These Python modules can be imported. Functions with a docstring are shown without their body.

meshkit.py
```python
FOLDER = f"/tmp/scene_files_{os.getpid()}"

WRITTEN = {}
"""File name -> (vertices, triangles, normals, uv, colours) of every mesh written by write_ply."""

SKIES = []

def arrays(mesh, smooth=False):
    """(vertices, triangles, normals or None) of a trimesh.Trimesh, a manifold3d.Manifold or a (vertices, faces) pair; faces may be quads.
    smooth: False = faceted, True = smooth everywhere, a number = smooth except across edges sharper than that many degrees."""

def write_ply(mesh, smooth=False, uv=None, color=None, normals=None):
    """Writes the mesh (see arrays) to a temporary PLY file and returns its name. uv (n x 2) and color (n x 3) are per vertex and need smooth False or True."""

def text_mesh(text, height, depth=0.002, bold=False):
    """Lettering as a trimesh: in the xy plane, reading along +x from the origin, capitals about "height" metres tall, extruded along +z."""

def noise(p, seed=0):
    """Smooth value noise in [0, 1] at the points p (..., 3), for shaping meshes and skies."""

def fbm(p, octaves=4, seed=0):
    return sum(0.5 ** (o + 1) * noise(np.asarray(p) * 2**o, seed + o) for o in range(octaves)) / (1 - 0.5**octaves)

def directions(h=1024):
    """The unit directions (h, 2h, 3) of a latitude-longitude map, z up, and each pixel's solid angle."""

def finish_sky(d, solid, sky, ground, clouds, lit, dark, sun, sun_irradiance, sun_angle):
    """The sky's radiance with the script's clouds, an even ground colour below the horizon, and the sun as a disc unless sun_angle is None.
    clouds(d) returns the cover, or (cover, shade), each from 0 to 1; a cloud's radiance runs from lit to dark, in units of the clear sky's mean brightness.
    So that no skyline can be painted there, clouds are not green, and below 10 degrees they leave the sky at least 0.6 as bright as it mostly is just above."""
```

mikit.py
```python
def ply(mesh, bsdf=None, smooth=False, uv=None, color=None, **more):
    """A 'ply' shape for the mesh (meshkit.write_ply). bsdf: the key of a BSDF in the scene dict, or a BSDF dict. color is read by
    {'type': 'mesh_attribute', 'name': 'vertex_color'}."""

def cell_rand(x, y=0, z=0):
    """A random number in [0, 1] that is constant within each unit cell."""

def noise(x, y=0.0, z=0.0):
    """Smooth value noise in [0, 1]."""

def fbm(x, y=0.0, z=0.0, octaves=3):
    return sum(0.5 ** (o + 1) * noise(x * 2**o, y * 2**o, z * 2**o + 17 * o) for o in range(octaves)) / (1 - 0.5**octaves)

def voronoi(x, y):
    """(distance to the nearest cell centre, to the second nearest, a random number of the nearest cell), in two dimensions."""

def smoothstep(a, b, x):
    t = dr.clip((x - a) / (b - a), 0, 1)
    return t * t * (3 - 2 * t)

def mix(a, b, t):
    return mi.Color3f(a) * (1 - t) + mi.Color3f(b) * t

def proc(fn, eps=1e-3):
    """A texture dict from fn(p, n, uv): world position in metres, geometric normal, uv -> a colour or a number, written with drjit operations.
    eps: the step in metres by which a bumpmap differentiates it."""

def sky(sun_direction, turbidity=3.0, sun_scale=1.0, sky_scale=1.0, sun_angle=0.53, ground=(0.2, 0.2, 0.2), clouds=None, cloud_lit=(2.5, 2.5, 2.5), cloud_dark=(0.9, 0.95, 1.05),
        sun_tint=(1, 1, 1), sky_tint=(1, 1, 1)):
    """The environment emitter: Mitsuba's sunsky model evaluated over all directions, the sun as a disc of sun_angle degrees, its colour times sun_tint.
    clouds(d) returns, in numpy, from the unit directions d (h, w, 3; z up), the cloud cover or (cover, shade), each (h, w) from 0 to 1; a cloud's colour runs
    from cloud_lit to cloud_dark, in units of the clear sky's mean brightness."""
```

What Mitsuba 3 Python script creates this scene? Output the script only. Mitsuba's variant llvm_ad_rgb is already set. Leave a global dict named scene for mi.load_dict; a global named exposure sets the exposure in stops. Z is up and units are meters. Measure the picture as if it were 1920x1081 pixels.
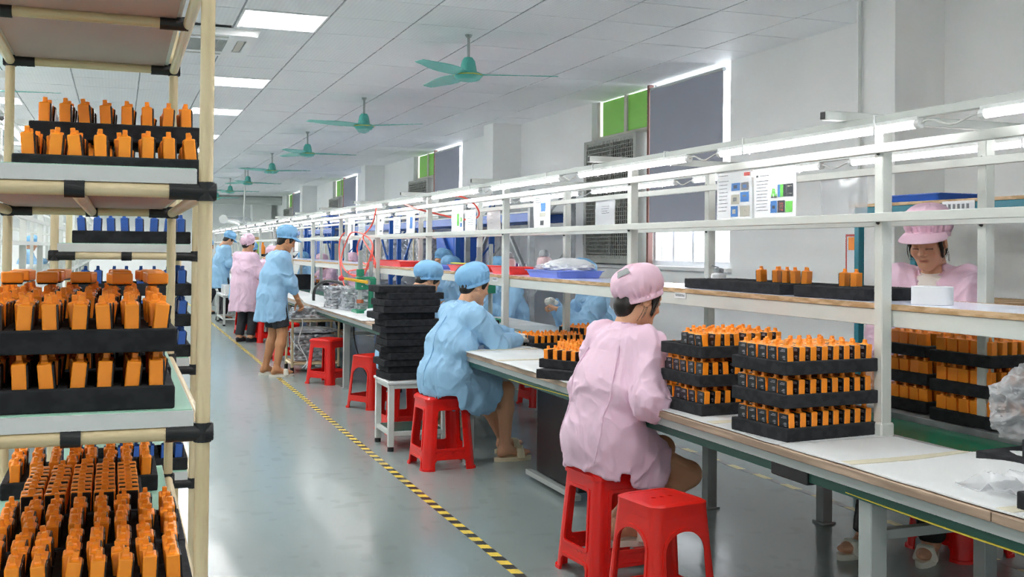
import math, random
import numpy as np
import trimesh, manifold3d as m3
import mitsuba as mi, drjit as dr
import mikit, meshkit
from mikit import noise, fbm, smoothstep, mix, cell_rand
T = mi.ScalarTransform4f
random.seed(7)
RNG = np.random.default_rng(7)
scene, labels = {}, {}

# ------------------------------------------------------------------ camera, sky, large lights, exposure
YAW, PITCH, ROLL, FPX, CY = .357, .0151, .0094, 1980.0, 438.0
EYE = np.array([0, 0, 1.4])
_F = np.array([math.sin(YAW)*math.cos(PITCH), math.cos(YAW)*math.cos(PITCH), math.sin(PITCH)])
_r = np.array([math.cos(YAW), -math.sin(YAW), 0]); _u = np.cross(_r, _F)
_up = math.cos(ROLL)*_u - math.sin(ROLL)*_r
exposure = 1.12
scene['camera'] = {'type': 'perspective', 'fov': 2*math.degrees(math.atan(960/FPX)), 'fov_axis': 'x', 'near_clip': .05, 'far_clip': 200.0,
                   'principal_point_offset_x': 0.0, 'principal_point_offset_y': (540.5-CY)/1081,

                   'to_world': T().look_at(EYE.tolist(), (EYE+_F).tolist(), _up.tolist())}
scene['sky'] = {'type': 'constant', 'radiance': {'type': 'rgb', 'value': [3.6, 3.8, 4.0]}}
PANEL_POWER, TUBE_POWER = 13.0, 10.5
CEIL, TILE, TX0, TY0 = 3.0, .594, .169, 7.256
XW = 4.80

# ------------------------------------------------------------------ materials
def rgb(v): return {'type': 'rgb', 'value': list(map(float, v))}
def hexc(h):
    c = np.array([int(h[i:i+2], 16) for i in (0, 2, 4)])/255
    return np.where(c < .04045, c/12.92, ((c+.055)/1.055)**2.4).tolist()
def mat(name, color, rough=.5, spec=.5, metallic=0.0, bump=None, bscale=1.0, twosided=True, **kw):
    col = rgb(hexc(color)) if isinstance(color, str) else (color if isinstance(color, dict) else rgb(color))
    b = {'type': 'principled', 'base_color': col, 'roughness': rough, 'specular': spec, 'metallic': metallic, **kw}
    if bump is not None: b = {'type': 'bumpmap', 'arbitrary': mikit.proc(bump), 'scale': bscale, 'bsdf': b}
    scene[name] = {'type': 'twosided', 'bsdf': b} if twosided else b
    return name
def tinted(a, b, fx, fy, fz, lo=.35, hi=.65, octv=3):
    a, b = (hexc(c) if isinstance(c, str) else c for c in (a, b))
    return mikit.proc(lambda p, n, uv: mix(a, b, smoothstep(lo, hi, fbm(p.x*fx, p.y*fy, p.z*fz, octv))))

mat('m_wall', tinted('f2f3f2', 'eaeceb', .7, .7, .9), .75, .25)
mat('m_tile', mikit.proc(lambda p, n, uv: mix(hexc('eceef0'), hexc('d8dbde'), .35*smoothstep(.35, .65, .5+.5*dr.sin((p.x+p.y)*105)*dr.sin((p.x-p.y)*105)) + .25*noise(p.x*1.3, p.y*1.3))), .55, .4)
mat('m_tbar', '85898e', .45, .5)
mat('m_floor', mikit.proc(lambda p, n, uv: mix(mix(hexc('869291'), hexc('7a8685'), fbm(p.x*.8, p.y*.5)), hexc('737d7b'), .3*smoothstep(.80, .86, noise(p.x*13, p.y*13)))),
    .19, .45, bump=lambda p, n, uv: fbm(p.x*6, p.y*2.2, 0.0, 2), bscale=.0035)
def tape_col(period, ca, cb):
    return mikit.proc(lambda p, n, uv: mix(mix(hexc(ca), hexc(cb), dr.select((p.y+.35*p.x)/period - dr.floor((p.y+.35*p.x)/period) < .5, 0.0, 1.0)), hexc('8d8f86'), .35*smoothstep(.5, .75, fbm(p.x*30, p.y*9))))
mat('m_tape', tape_col(.135, 'e3c64e', '2c2b29'), .35)
mat('m_tape_old', tape_col(.30, 'ddd3a2', '87898a'), .4)
mat('m_white', 'cdd0cb', .38)
mat('m_white2', 'c6cac7', .45)
mat('m_grey_steel', '9aa09f', .4, .5)
mat('m_galv', tinted('a8adb0', '92979b', 9, 9, 9), .4, .5, .3)
mat('m_board', tinted('d9dcec', 'cfd3e4', 2, 2, 2), .12, .5)
mat('m_wood_edge', tinted('c2a583', 'a08058', 3, 20, 60), .6)
mat('m_bench_edge', tinted('b49c88', '8e7866', 6, 3, 30), .55)
mat('m_mat', tinted('d6d9da', 'c8cccd', 3, 3, 3), .55, bump=lambda p, n, uv: fbm(p.x*14, p.y*5, 0.0, 2), bscale=.004)
mat('m_seam', 'c9c4b0', .5)
mat('m_belt', tinted('12674a', '0d5540', 2, 2, 2), .22)
mat('m_green_steel', '1d4b40', .4)
mat('m_beige', tinted('ddcba6', 'd2bf97', 3, 3, 3), .32, .5)
mat('m_black_joint', '17181a', .42)
mat('m_rack_board', 'd2d4d3', .4)
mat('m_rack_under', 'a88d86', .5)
mat('m_mint', '9cc9b4', .5)
mat('m_orange', 'fa9222', .33, .5)
mat('m_orange_dark', 'f28a1c', .35, .5)
mat('m_blue_case', '2f5cae', .35, .5)
mat('m_black_cover', '17171b', .22, .5)
mat('m_print', '8b8890', .5)
mat('m_foam', tinted('2c2d30', '232427', 40, 40, 40), .85, .2)
mat('m_red', '#d5160f'[1:], .28, .5)
mat('m_red_b', '#cf1d12'[1:], .33, .5)
mat('m_fan', '4fa79c', .35)
mat('m_pink', 'e4c4d8', .6, .3, sheen=.3)
mat('m_blue', '90badb', .6, .3, sheen=.3)
mat('m_pinkcap', 'ecc8da', .62, .3)
mat('m_bluecap', '7fb2da', .62, .3)
mat('m_patch', '8f9294', .6)
mat('m_skin', {'type': 'mesh_attribute', 'name': 'vertex_color'}, .5, .35)
mat('m_hair', '17130f', .42, .4)
mat('m_glove', 'e4e3dc', .8)
mat('m_cream', 'd9cdaf', .6)
mat('m_offwhite', 'dddccf', .55)
mat('m_dark', '24262b', .7)
mat('m_black', '101113', .4)
mat('m_shirt', 'e6e0da', .7)
mat('m_shade', '#90949f'[1:], .75, .2)
mat('m_green_panel', '7fbf52', .5)
mat('m_brown', '6b4740', .5)
mat('m_frame_grey', 'b9b7ac', .5)
mat('m_alu', 'dfe2e6', .4)
mat('m_guard', '8f928c', .5, .5)
mat('m_fan_dark', '3b3a38', .6)
mat('m_teal', '1f6f80', .4)
mat('m_blue_steel', '1f4f9a', .4)
mat('m_blue_tub', '2c5bb5', .35)
mat('m_periwinkle', '6f85d8', .4)
mat('m_red_tub', 'e2342c', .35)
mat('m_paper', 'eceef2', .5)
mat('m_grey_print', '6c7076', .6)
mat('m_ink_blue', '3d72b4', .5)
mat('m_ink_green', '62bb4c', .5)
mat('m_ink_dark', '2b3038', .5)
mat('m_ink_red', 'b9504b', .5)
mat('m_hose', 'ee5a4d', .35)
mat('m_press', '1f7a5c', .35)
mat('m_yellow', 'e9b52c', .4)
mat('m_knob', 'c8283a', .3)
mat('m_foil', mikit.proc(lambda p, n, uv: mix(hexc('c9ccd0'), hexc('8b9198'), smoothstep(.35, .7, fbm(p.x*25, p.y*25, p.z*30)))), .25, .6, .5, bump=lambda p, n, uv: fbm(p.x*22, p.y*22, p.z*26, 2), bscale=.02)
mat('m_copper', 'b3623f', .4)
mat('m_pinkliquid', 'e9c9cc', .3)
mat('m_yellow_box', 'd9cf3a', .5)
mat('m_limegreen', '9bd35a', .45)
mat('m_tan_box', 'c09a6a', .6)
mat('m_purple', '7a4a92', .4)
mat('m_cable_yellow', 'c9b13a', .5)
mat('m_cord', 'c9cbc8', .5)
mat('m_denim', '8296b8', .7)
scene['m_plastic_bag'] = {'type': 'blendbsdf', 'weight': .33, 'a': {'type': 'thindielectric', 'int_ior': 1.3}, 'b': {'type': 'twosided', 'bsdf': {'type': 'principled', 'base_color': rgb([.8, .82, .85]), 'roughness': .18, 'specular': .7}}}
scene['m_sleeve'] = {'type': 'blendbsdf', 'weight': .5, 'a': {'type': 'thindielectric', 'int_ior': 1.25}, 'b': {'type': 'twosided', 'bsdf': {'type': 'principled', 'base_color': rgb([.78, .8, .86]), 'roughness': .12, 'specular': .6}}}
scene['m_glass'] = {'type': 'thindielectric'}
scene['m_frost'] = {'type': 'blendbsdf', 'weight': .5, 'a': {'type': 'thindielectric', 'int_ior': 1.3}, 'b': {'type': 'twosided', 'bsdf': {'type': 'principled', 'base_color': rgb([.8, .8, .8]), 'roughness': .3}}}
mat('m_lampbody', 'e8eaea', .4)

ORDN = 'first second third fourth fifth sixth seventh eighth ninth tenth eleventh twelfth thirteenth fourteenth fifteenth sixteenth seventeenth eighteenth nineteenth twentieth twentyfirst twentysecond'.split()
# ------------------------------------------------------------------ mesh helpers
class MB:
    """collects vertices and triangles of one part"""
    def __init__(s): s.v, s.f, s.n = [], [], 0
    def add(s, v, f):
        v = np.asarray(v, float); f = np.asarray(f, int)
        if f.shape[1] == 4: f = np.vstack([f[:, [0, 1, 2]], f[:, [0, 2, 3]]])
        s.v.append(v); s.f.append(f+s.n); s.n += len(v); return s
    def mesh(s, m): return s.add(m.vertices, m.faces)
    def man(s, m):
        k = m.to_mesh(); return s.add(k.vert_properties[:, :3], k.tri_verts)
    def box(s, c, d, b=0.0, R=None):
        v, f = chamfer_box(d, b)
        if R is not None: v = v@np.asarray(R).T
        return s.add(v+np.asarray(c, float), f)
    def span(s, a, b, ch=0.0):
        a, b = np.minimum(a, b), np.maximum(a, b); return s.box((a+b)/2, b-a, ch)
    def tube(s, pts, r, n=8, cap=True):
        v, f = sweep(pts, r, n, cap); return s.add(v, f)
    def bar(s, p0, p1, w, h=None, up=(0, 0, 1)):
        p0, p1 = np.asarray(p0, float), np.asarray(p1, float); h = h or w
        z = p1-p0; L = np.linalg.norm(z); z /= L
        x = np.cross(up, z); x /= np.linalg.norm(x); y = np.cross(z, x)
        v, f = chamfer_box((w, h, L), min(w, h)*.06)
        return s.add(v@np.array([x, y, z])+(p0+p1)/2, f)
    def lathe(s, prof, n=16, c=(0, 0, 0)):
        v, f = lathe(prof, n); return s.add(v+np.asarray(c, float), f)
    def get(s): return np.vstack(s.v), np.vstack(s.f)
_cb = {}
def chamfer_box(d, b):
    d = np.asarray(d, float)/2
    if b <= 0:
        v = np.array([[x, y, z] for x in (-1, 1) for y in (-1, 1) for z in (-1, 1)])*d
        f = [[0, 1, 3], [0, 3, 2], [4, 6, 7], [4, 7, 5], [0, 4, 5], [0, 5, 1], [2, 3, 7], [2, 7, 6], [0, 2, 6], [0, 6, 4], [1, 5, 7], [1, 7, 3]]
        return v, np.array(f)
    b = min(b, d.min()*.9)
    pts = []
    for sx in (-1, 1):
        for sy in (-1, 1):
            for sz in (-1, 1):
                c = np.array([sx, sy, sz])*d
                for k in range(3):
                    q = c.copy()
                    for j in range(3):
                        if j != k: q[j] -= np.sign(q[j])*b
                    pts.append(q)
    h = m3.Manifold.hull_points(np.array(pts, np.float32)).to_mesh()
    return np.asarray(h.vert_properties[:, :3], float), np.asarray(h.tri_verts, int)
def sweep(pts, r, n=8, cap=True):
    p = np.asarray(pts, float); r = np.broadcast_to(r, len(p))
    t = np.gradient(p, axis=0); t /= np.linalg.norm(t, axis=1, keepdims=True)
    x = np.cross(t[0], [0, 0, 1]); 
    if np.linalg.norm(x) < 1e-3: x = np.array([1., 0, 0])
    x /= np.linalg.norm(x); a = np.arange(n)*2*np.pi/n; V = []
    for i in range(len(p)):
        x = x-t[i]*(x@t[i]); x /= np.linalg.norm(x); y = np.cross(t[i], x)
        V.append(p[i]+r[i]*(np.cos(a)[:, None]*x+np.sin(a)[:, None]*y))
    V = np.vstack(V); F = []
    k = np.arange(n); k2 = (k+1) % n
    for i in range(len(p)-1): F.append(np.stack([i*n+k, i*n+k2, (i+1)*n+k2, (i+1)*n+k], 1))
    F = np.vstack(F); F = np.vstack([F[:, [0, 1, 2]], F[:, [0, 2, 3]]])
    if cap:
        V = np.vstack([V, p[0], p[-1]]); m = len(V); e = (len(p)-1)*n
        F = np.vstack([F, np.stack([k2, k, k*0+m-2], 1), np.stack([e+k, e+k2, k*0+m-1], 1)])
    return V, F
def lathe(prof, n=16):
    prof = np.asarray(prof, float); a = np.arange(n)*2*np.pi/n; m = len(prof)
    V = np.stack([prof[:, None, 0]*np.cos(a), prof[:, None, 0]*np.sin(a), np.repeat(prof[:, 1:2], n, 1)], -1).reshape(-1, 3)
    k = np.arange(n); k2 = (k+1) % n
    F = np.vstack([np.stack([i*n+k, i*n+k2, (i+1)*n+k2, (i+1)*n+k], 1) for i in range(m-1)])
    return V, np.vstack([F[:, [0, 1, 2]], F[:, [0, 2, 3]]])
def spline(pts, n=40):
    from scipy.interpolate import CubicSpline
    p = np.asarray(pts, float); t = np.r_[0, np.cumsum(np.linalg.norm(np.diff(p, axis=0), axis=1))]
    return CubicSpline(t, p)(np.linspace(0, t[-1], n))
def rounded(d, r, seg=16):
    """box with rounded edges (hull of spheres)"""
    d = np.asarray(d)/2-r; s = m3.Manifold.sphere(r, seg)
    return m3.Manifold.batch_hull([s.translate([x*d[0], y*d[1], z*d[2]]) for x in (-1, 1) for y in (-1, 1) for z in (-1, 1)])
def rotz(a): c, s = math.cos(a), math.sin(a); return np.array([[c, -s, 0], [s, c, 0], [0, 0, 1.]])
def rotx(a): c, s = math.cos(a), math.sin(a); return np.array([[1., 0, 0], [0, c, -s], [0, s, c]])
def roty(a): c, s = math.cos(a), math.sin(a); return np.array([[c, 0, s], [0, 1., 0], [-s, 0, c]])
def M4(R=None, t=(0, 0, 0), s=1.0):
    m = np.eye(4); m[:3, :3] = (np.eye(3) if R is None else np.asarray(R))*s; m[:3, 3] = t; return m

# ------------------------------------------------------------------ scene helpers
_num = {}
def numbered(base):
    i = _num.get(base, 0); _num[base] = i+1
    return base if i == 0 else f'{base}_{i:03d}'
def thing(name, label, cat, group=None):
    key = numbered(name); labels[key] = {'label': label, 'category': cat}
    if group: labels[key]['group'] = group
    return key
def put(parent, name, mesh, bsdf, smooth=False, to_world=None, color=None, label=None, **more):
    """one part (parent given) or one piece; mesh may be an MB, (v, f), Manifold, or a shape dict to share"""
    key = numbered(parent+'__'+name) if parent else name
    d = shape(mesh, bsdf, smooth, color, **more)
    if to_world is not None: d = {**d, 'to_world': T(np.asarray(to_world).tolist())}
    scene[key] = d
    if label: labels[key] = {'label': label}
    return key
def shape(mesh, bsdf, smooth=False, color=None, **more):
    if isinstance(mesh, dict): return mesh
    if isinstance(mesh, MB): mesh = mesh.get()
    return mikit.ply(mesh, bsdf, smooth=smooth, color=color, **more)
def single(name, label, cat, mesh, bsdf, smooth=False, group=None, to_world=None, **more):
    key = thing(name, label, cat, group)
    d = shape(mesh, bsdf, smooth, **more)
    scene[key] = d if to_world is None else {**d, 'to_world': T(np.asarray(to_world).tolist())}
    return key
def struct(key, mesh=None, bsdf=None, smooth=False):
    if mesh is not None: scene[key] = shape(mesh, bsdf, smooth)
    labels[key] = {'kind': 'structure'}
    return key
def stuff(key, label): labels[key] = {'label': label, 'kind': 'stuff'}
def emit(power, color=(1, 1, 1), weight=1.0):
    return {'type': 'area', 'radiance': rgb(np.array(color)*power), 'sampling_weight': weight}
# ================================================================== the room
YN, YF, XL, XR = -2.5, 35.0, -9.0, XW
struct('floor', MB().span([XL, YN, -.1], [XR+.3, YF, 0]), 'm_floor')
labels['floor']['label'] = 'glossy grey green epoxy floor'
single('floor_tape', 'yellow and black striped tape along the aisle floor', 'floor tape', MB().span([1.615, .3, 0], [1.665, 31, .0012]), 'm_tape')
single('floor_tape', 'worn pale and grey dashed floor tape beyond the bench line', 'floor tape', MB().span([3.765, 1.5, 0], [3.815, 31, .0012]), 'm_tape_old')

# walls, columns
WIN = [(7.65+7.37*k, 10.42+7.37*k) for k in range(-1, 4)]
wr = MB(); y0 = YN
for a, b in WIN+[(YF, YF)]:
    wr.span([XW, y0, 0], [XW+.24, a, CEIL+.3]); y0 = b
    if b < YF: wr.span([XW, a, 0], [XW+.24, b, 1.26])
struct('wall_right', wr, 'm_wall')
struct('wall_far', MB().span([XL, YF, 0], [XR+.3, YF+.2, CEIL+.3]), 'm_wall')
struct('wall_left', MB().span([XL-.2, YN, 0], [XL, YF, CEIL+.3]), 'm_wall')
struct('wall_back', MB().span([XL, YN-.2, 0], [XR+.3, YN, CEIL+.3]), 'm_wall')
for k in range(5):
    yc = 5.2+7.37*(k-0)
    if yc > 34: break
    struct(f'wall_right__column_{k+1:03d}' if k else 'wall_right__column', MB().span([4.42, yc, 0], [XW+.01, yc+.36, CEIL]), 'm_wall')
    labels.pop(f'wall_right__column_{k+1:03d}' if k else 'wall_right__column')
struct('wall_far__column', MB().span([4.0, 34.4, 0], [4.6, 35.0, CEIL]), 'm_wall'); labels.pop('wall_far__column')
struct('wall_far__duct', MB().tube([[XL, 33.6, 2.86], [XR, 33.6, 2.86]], .14, 10), 'm_white2', 30); labels.pop('wall_far__duct')

# ceiling: T-bars, tiles, a slab behind
nx0, nx1 = int((XL-TX0)/TILE)-1, 7
ny0, ny1 = int((YN-TY0)/TILE)-1, int((YF-TY0)/TILE)+1
struct('ceiling', MB().span([XL, YN, CEIL+.12], [XR+.3, YF, CEIL+.2]), 'm_tile')
g = MB()
for i in range(nx0, nx1+2): g.span([TX0+i*TILE-.012, YN, CEIL+.004], [TX0+i*TILE+.012, YF, CEIL+.03])
for j in range(ny0, ny1+1): g.span([XL, TY0+j*TILE-.009, CEIL+.006], [XR, TY0+j*TILE+.009, CEIL+.03])
put('ceiling', 'grid_bars', g, 'm_tbar')
CXC = TX0+TILE      # column of light panels
panel_cells = [(1, 0), (1, 5), (1, 9), (1, 14), (1, 18), (1, 23), (1, 27), (1, 32), (1, 36), (1, 41), (1, 43), (1, -4), (1, -9), (1, -13)]
panel_cells += [(i, j) for i in (-3, -7, -11) for (_, j) in panel_cells[:14]]
ac_cells = {(-0, 1), (0, 2)}
tile = shape(MB().box((0, 0, .007), (TILE-.012, TILE-.009, .014), .003), 'm_tile')
cells, rest = [], []
cam = lambda p: (np.array(p)-EYE)
for i in range(nx0, nx1+1):
    for j in range(ny0, ny1+1):
        c = np.array([TX0+(i+.5)*TILE, TY0+(j+.5)*TILE, CEIL])
        if c[1] > YF or c[1] < YN or c[0] < XL or (i, j) in panel_cells or (i, j) in ac_cells: continue
        q = c-EYE; d = q@_F; sx = 960+FPX*(q@_r)/max(d, .01); sy = CY-FPX*(q@_u)/max(d, .01)
        seen = d > .5 and -60 < sx < 1980 and -50 < sy
        cells.append((0 if seen else 1, d if d > 0 else 99, c))
cells.sort(key=lambda t: t[:2])
for n, (s, d, c) in enumerate(cells):
    w = 1.0 if c[0] < 4.5 else .97
    dz = RNG.uniform(-.0015, .0015); tilt = rotx(RNG.normal(0, .0022))@roty(RNG.normal(0, .0022))
    if s == 0 and n < 300: put('ceiling', 'tile', tile, None, to_world=M4(tilt, c+[0, 0, dz]))
    else: rest.append((c+[0, 0, dz], tilt))
tm = MB(); bv, bf = chamfer_box((TILE-.012, TILE-.009, .014), 0)
for c, R in rest: tm.add(bv@R.T+c+[0, 0, .007], bf)
k = put('ceiling', 'tile_field', tm, 'm_tile'); labels[k] = {'kind': 'stuff', 'label': 'ceiling tiles farther down the hall'}
# edge strip along the right wall
put('ceiling', 'edge_strip', MB().span([4.32+.6, YN, CEIL-.004], [XW, YF, CEIL+.01]), 'm_tile') if False else None
# conduit on the near column
put('wall_right', 'conduit', MB().tube([[4.40, 5.50, .2], [4.40, 5.50, CEIL]], .012, 6), 'm_white2')

# ceiling light panels
for n, (i, j) in enumerate(panel_cells):
    c = np.array([TX0+(i+.5)*TILE, TY0+(j+.5)*TILE, CEIL])
    if c[1] > YF-1 or c[1] < YN: continue
    q = c-EYE
    lab = ['bright square ceiling light panel nearest the camera beside the air conditioner', 'second square ceiling light panel along the aisle', 'third square ceiling light panel along the aisle'][n] if n < 3 else (f'square ceiling light panel, {ORDN[n]} down the aisle from the camera' if n < 10 else 'square ceiling light panel away from the aisle')
    t = thing('ceiling_light_panel', lab, 'ceiling light', 'square light panels in the ceiling')
    put(t, 'frame', MB().span(c+[-.29, -.292, -.004], c+[-.275, .292, .03]).span(c+[.275, -.292, -.004], c+[.29, .292, .03]).span(c+[-.275, -.292, -.004], c+[.275, -.278, .03]).span(c+[-.275, .278, -.004], c+[.275, .292, .03]), 'm_lampbody')
    a, b = c+[-.275, -.278, .004], c+[.275, .278, .004]
    v = np.array([[a[0], a[1], a[2]], [b[0], a[1], a[2]], [b[0], b[1], a[2]], [a[0], b[1], a[2]]])
    put(t, 'diffuser', (v, np.array([[0, 2, 1], [0, 3, 2]])), 'm_lampbody', emitter=emit(PANEL_POWER, (1, .99, .97), 3.0))

# air conditioner cassettes
def cassette(cx, cy, lab):
    t = thing('ceiling_air_conditioner', lab, 'air conditioner', 'ceiling cassette air conditioners')
    z = CEIL
    R = m3.CrossSection.square([.80, .80], True).offset(.05, m3.JoinType.Round, circular_segments=24)
    body = m3.Manifold.extrude(R, .05, scale_top=(1.05, 1.05)).translate([0, 0, -.05])
    cut = m3.Manifold.cube([.50, .50, .03], True).translate([0, 0, -.05])
    for s in (-1, 1):
        cut = cut+m3.Manifold.cube([.50, .07, .05], True).translate([0, s*.355, -.05])+m3.Manifold.cube([.07, .50, .05], True).translate([s*.355, 0, -.05])
    put(t, 'casing', MB().man((body-cut).translate([cx, cy, z])), 'm_lampbody', 30)
    g = MB()
    for k in range(15): g.span([cx-.245, cy-.245+k*.035, z-.048], [cx+.245, cy-.239+k*.035, z-.040])
    for k in range(10): g.span([cx-.245+k*.054, cy-.245, z-.047], [cx-.241+k*.054, cy+.245, z-.041])
    put(t, 'grille', g, 'm_white2')
    put(t, 'intake', MB().span([cx-.26, cy-.26, z-.036], [cx+.26, cy+.26, z-.034]), 'm_fan_dark')
    for s in (-1, 1):
        put(t, 'flap', MB().box((cx, cy+s*.355, z-.042), (.47, .05, .006), .002, None), 'm_frame_grey')
        put(t, 'flap', MB().box((cx+s*.355, cy, z-.042), (.05, .47, .006), .002, None), 'm_frame_grey')
cassette(.50, 8.40, 'white ceiling cassette air conditioner beside the nearest light panel')
cassette(.50, 17.4, 'distant white ceiling cassette air conditioner past the rack')

# ceiling fans
def blade_mesh():
    xs = np.linspace(.09, .67, 14); V = []; 
    for x in xs:
        s = (x-.09)/.61; w = .045+.03*math.sin(math.pi*min(1, s*1.15+.05)); w = w*(1 if s < .93 else .75)
        tw = .22-.10*s; zz = -.004*s
        for side in (-1, 1): 
            y = side*w; z = zz+y*math.sin(tw)*1.0
            V += [[x, y, z+.002], [x, y, z-.002]]
    F = []
    for i in range(len(xs)-1):
        a, b = i*4, i*4+4
        F += [[a, b, b+2, a+2], [a+1, a+3, b+3, b+1], [a, a+1, b+1, b], [a+2, b+2, b+3, a+3]]
    F += [[0, 2, 3, 1], [b, b+1, b+3, b+2]]
    return np.array(V), np.array(F)
BL = shape(blade_mesh(), 'm_fan')
rodm = shape(MB().tube([[0, 0, -.19], [0, 0, 0]], .011, 8).lathe([(0, 0), (.03, 0), (.02, -.02), (0, -.02)], 12), 'm_grey_steel', 30)
canm = shape(MB().lathe([(.001, -.17), (.032, -.172), (.05, -.20), (.062, -.26), (.066, -.285), (.03, -.286)], 20), 'm_fan', 30)
motm = shape(MB().lathe([(.03, -.283), (.085, -.285), (.105, -.295), (.108, -.312), (.095, -.322), (.085, -.338), (.05, -.348), (.001, -.35)], 24), 'm_fan', 30)
trimm = shape(MB().lathe([(.1055, -.300), (.1105, -.302), (.1105, -.306), (.1055, -.308)], 24), 'm_cable_yellow', 30)
irons = shape(MB().box((.10, 0, -.298), (.05, .035, .006), .001), 'm_fan')
fans = [(2.43, 7.48+3.57*k, [2, -20, 14, -8, 25, 3, -15][k]) for k in range(7)]
for n, (x, y, ang) in enumerate(fans+[(-1.14, 9.9, 10), (-1.14, 17.0, -5)]):
    lab = (['nearest', 'second', 'third', 'fourth', 'fifth', 'sixth', 'farthest'][n]+' turquoise three blade ceiling fan in the row above the benches') if n < 7 else ['turquoise ceiling fan seen behind the near rack top shelf', 'far turquoise ceiling fan left of the aisle'][n-7]
    t = thing('ceiling_fan', lab, 'ceiling fan', 'turquoise ceiling fans')
    o = M4(None, (x, y, CEIL))
    put(t, 'rod', rodm, None, to_world=o); put(t, 'canopy', canm, None, to_world=o); m = put(t, 'motor', motm, None, to_world=o); put(m, 'trim_ring', trimm, None, to_world=o)
    for b in range(3):
        a = math.radians(ang+120*b-20.5)
        bl = put(t, 'blade', BL, None, to_world=M4(rotz(a), (x, y, CEIL-.298))); put(bl, 'bracket', irons, None, to_world=M4(rotz(a), (x, y, CEIL)))

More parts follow.
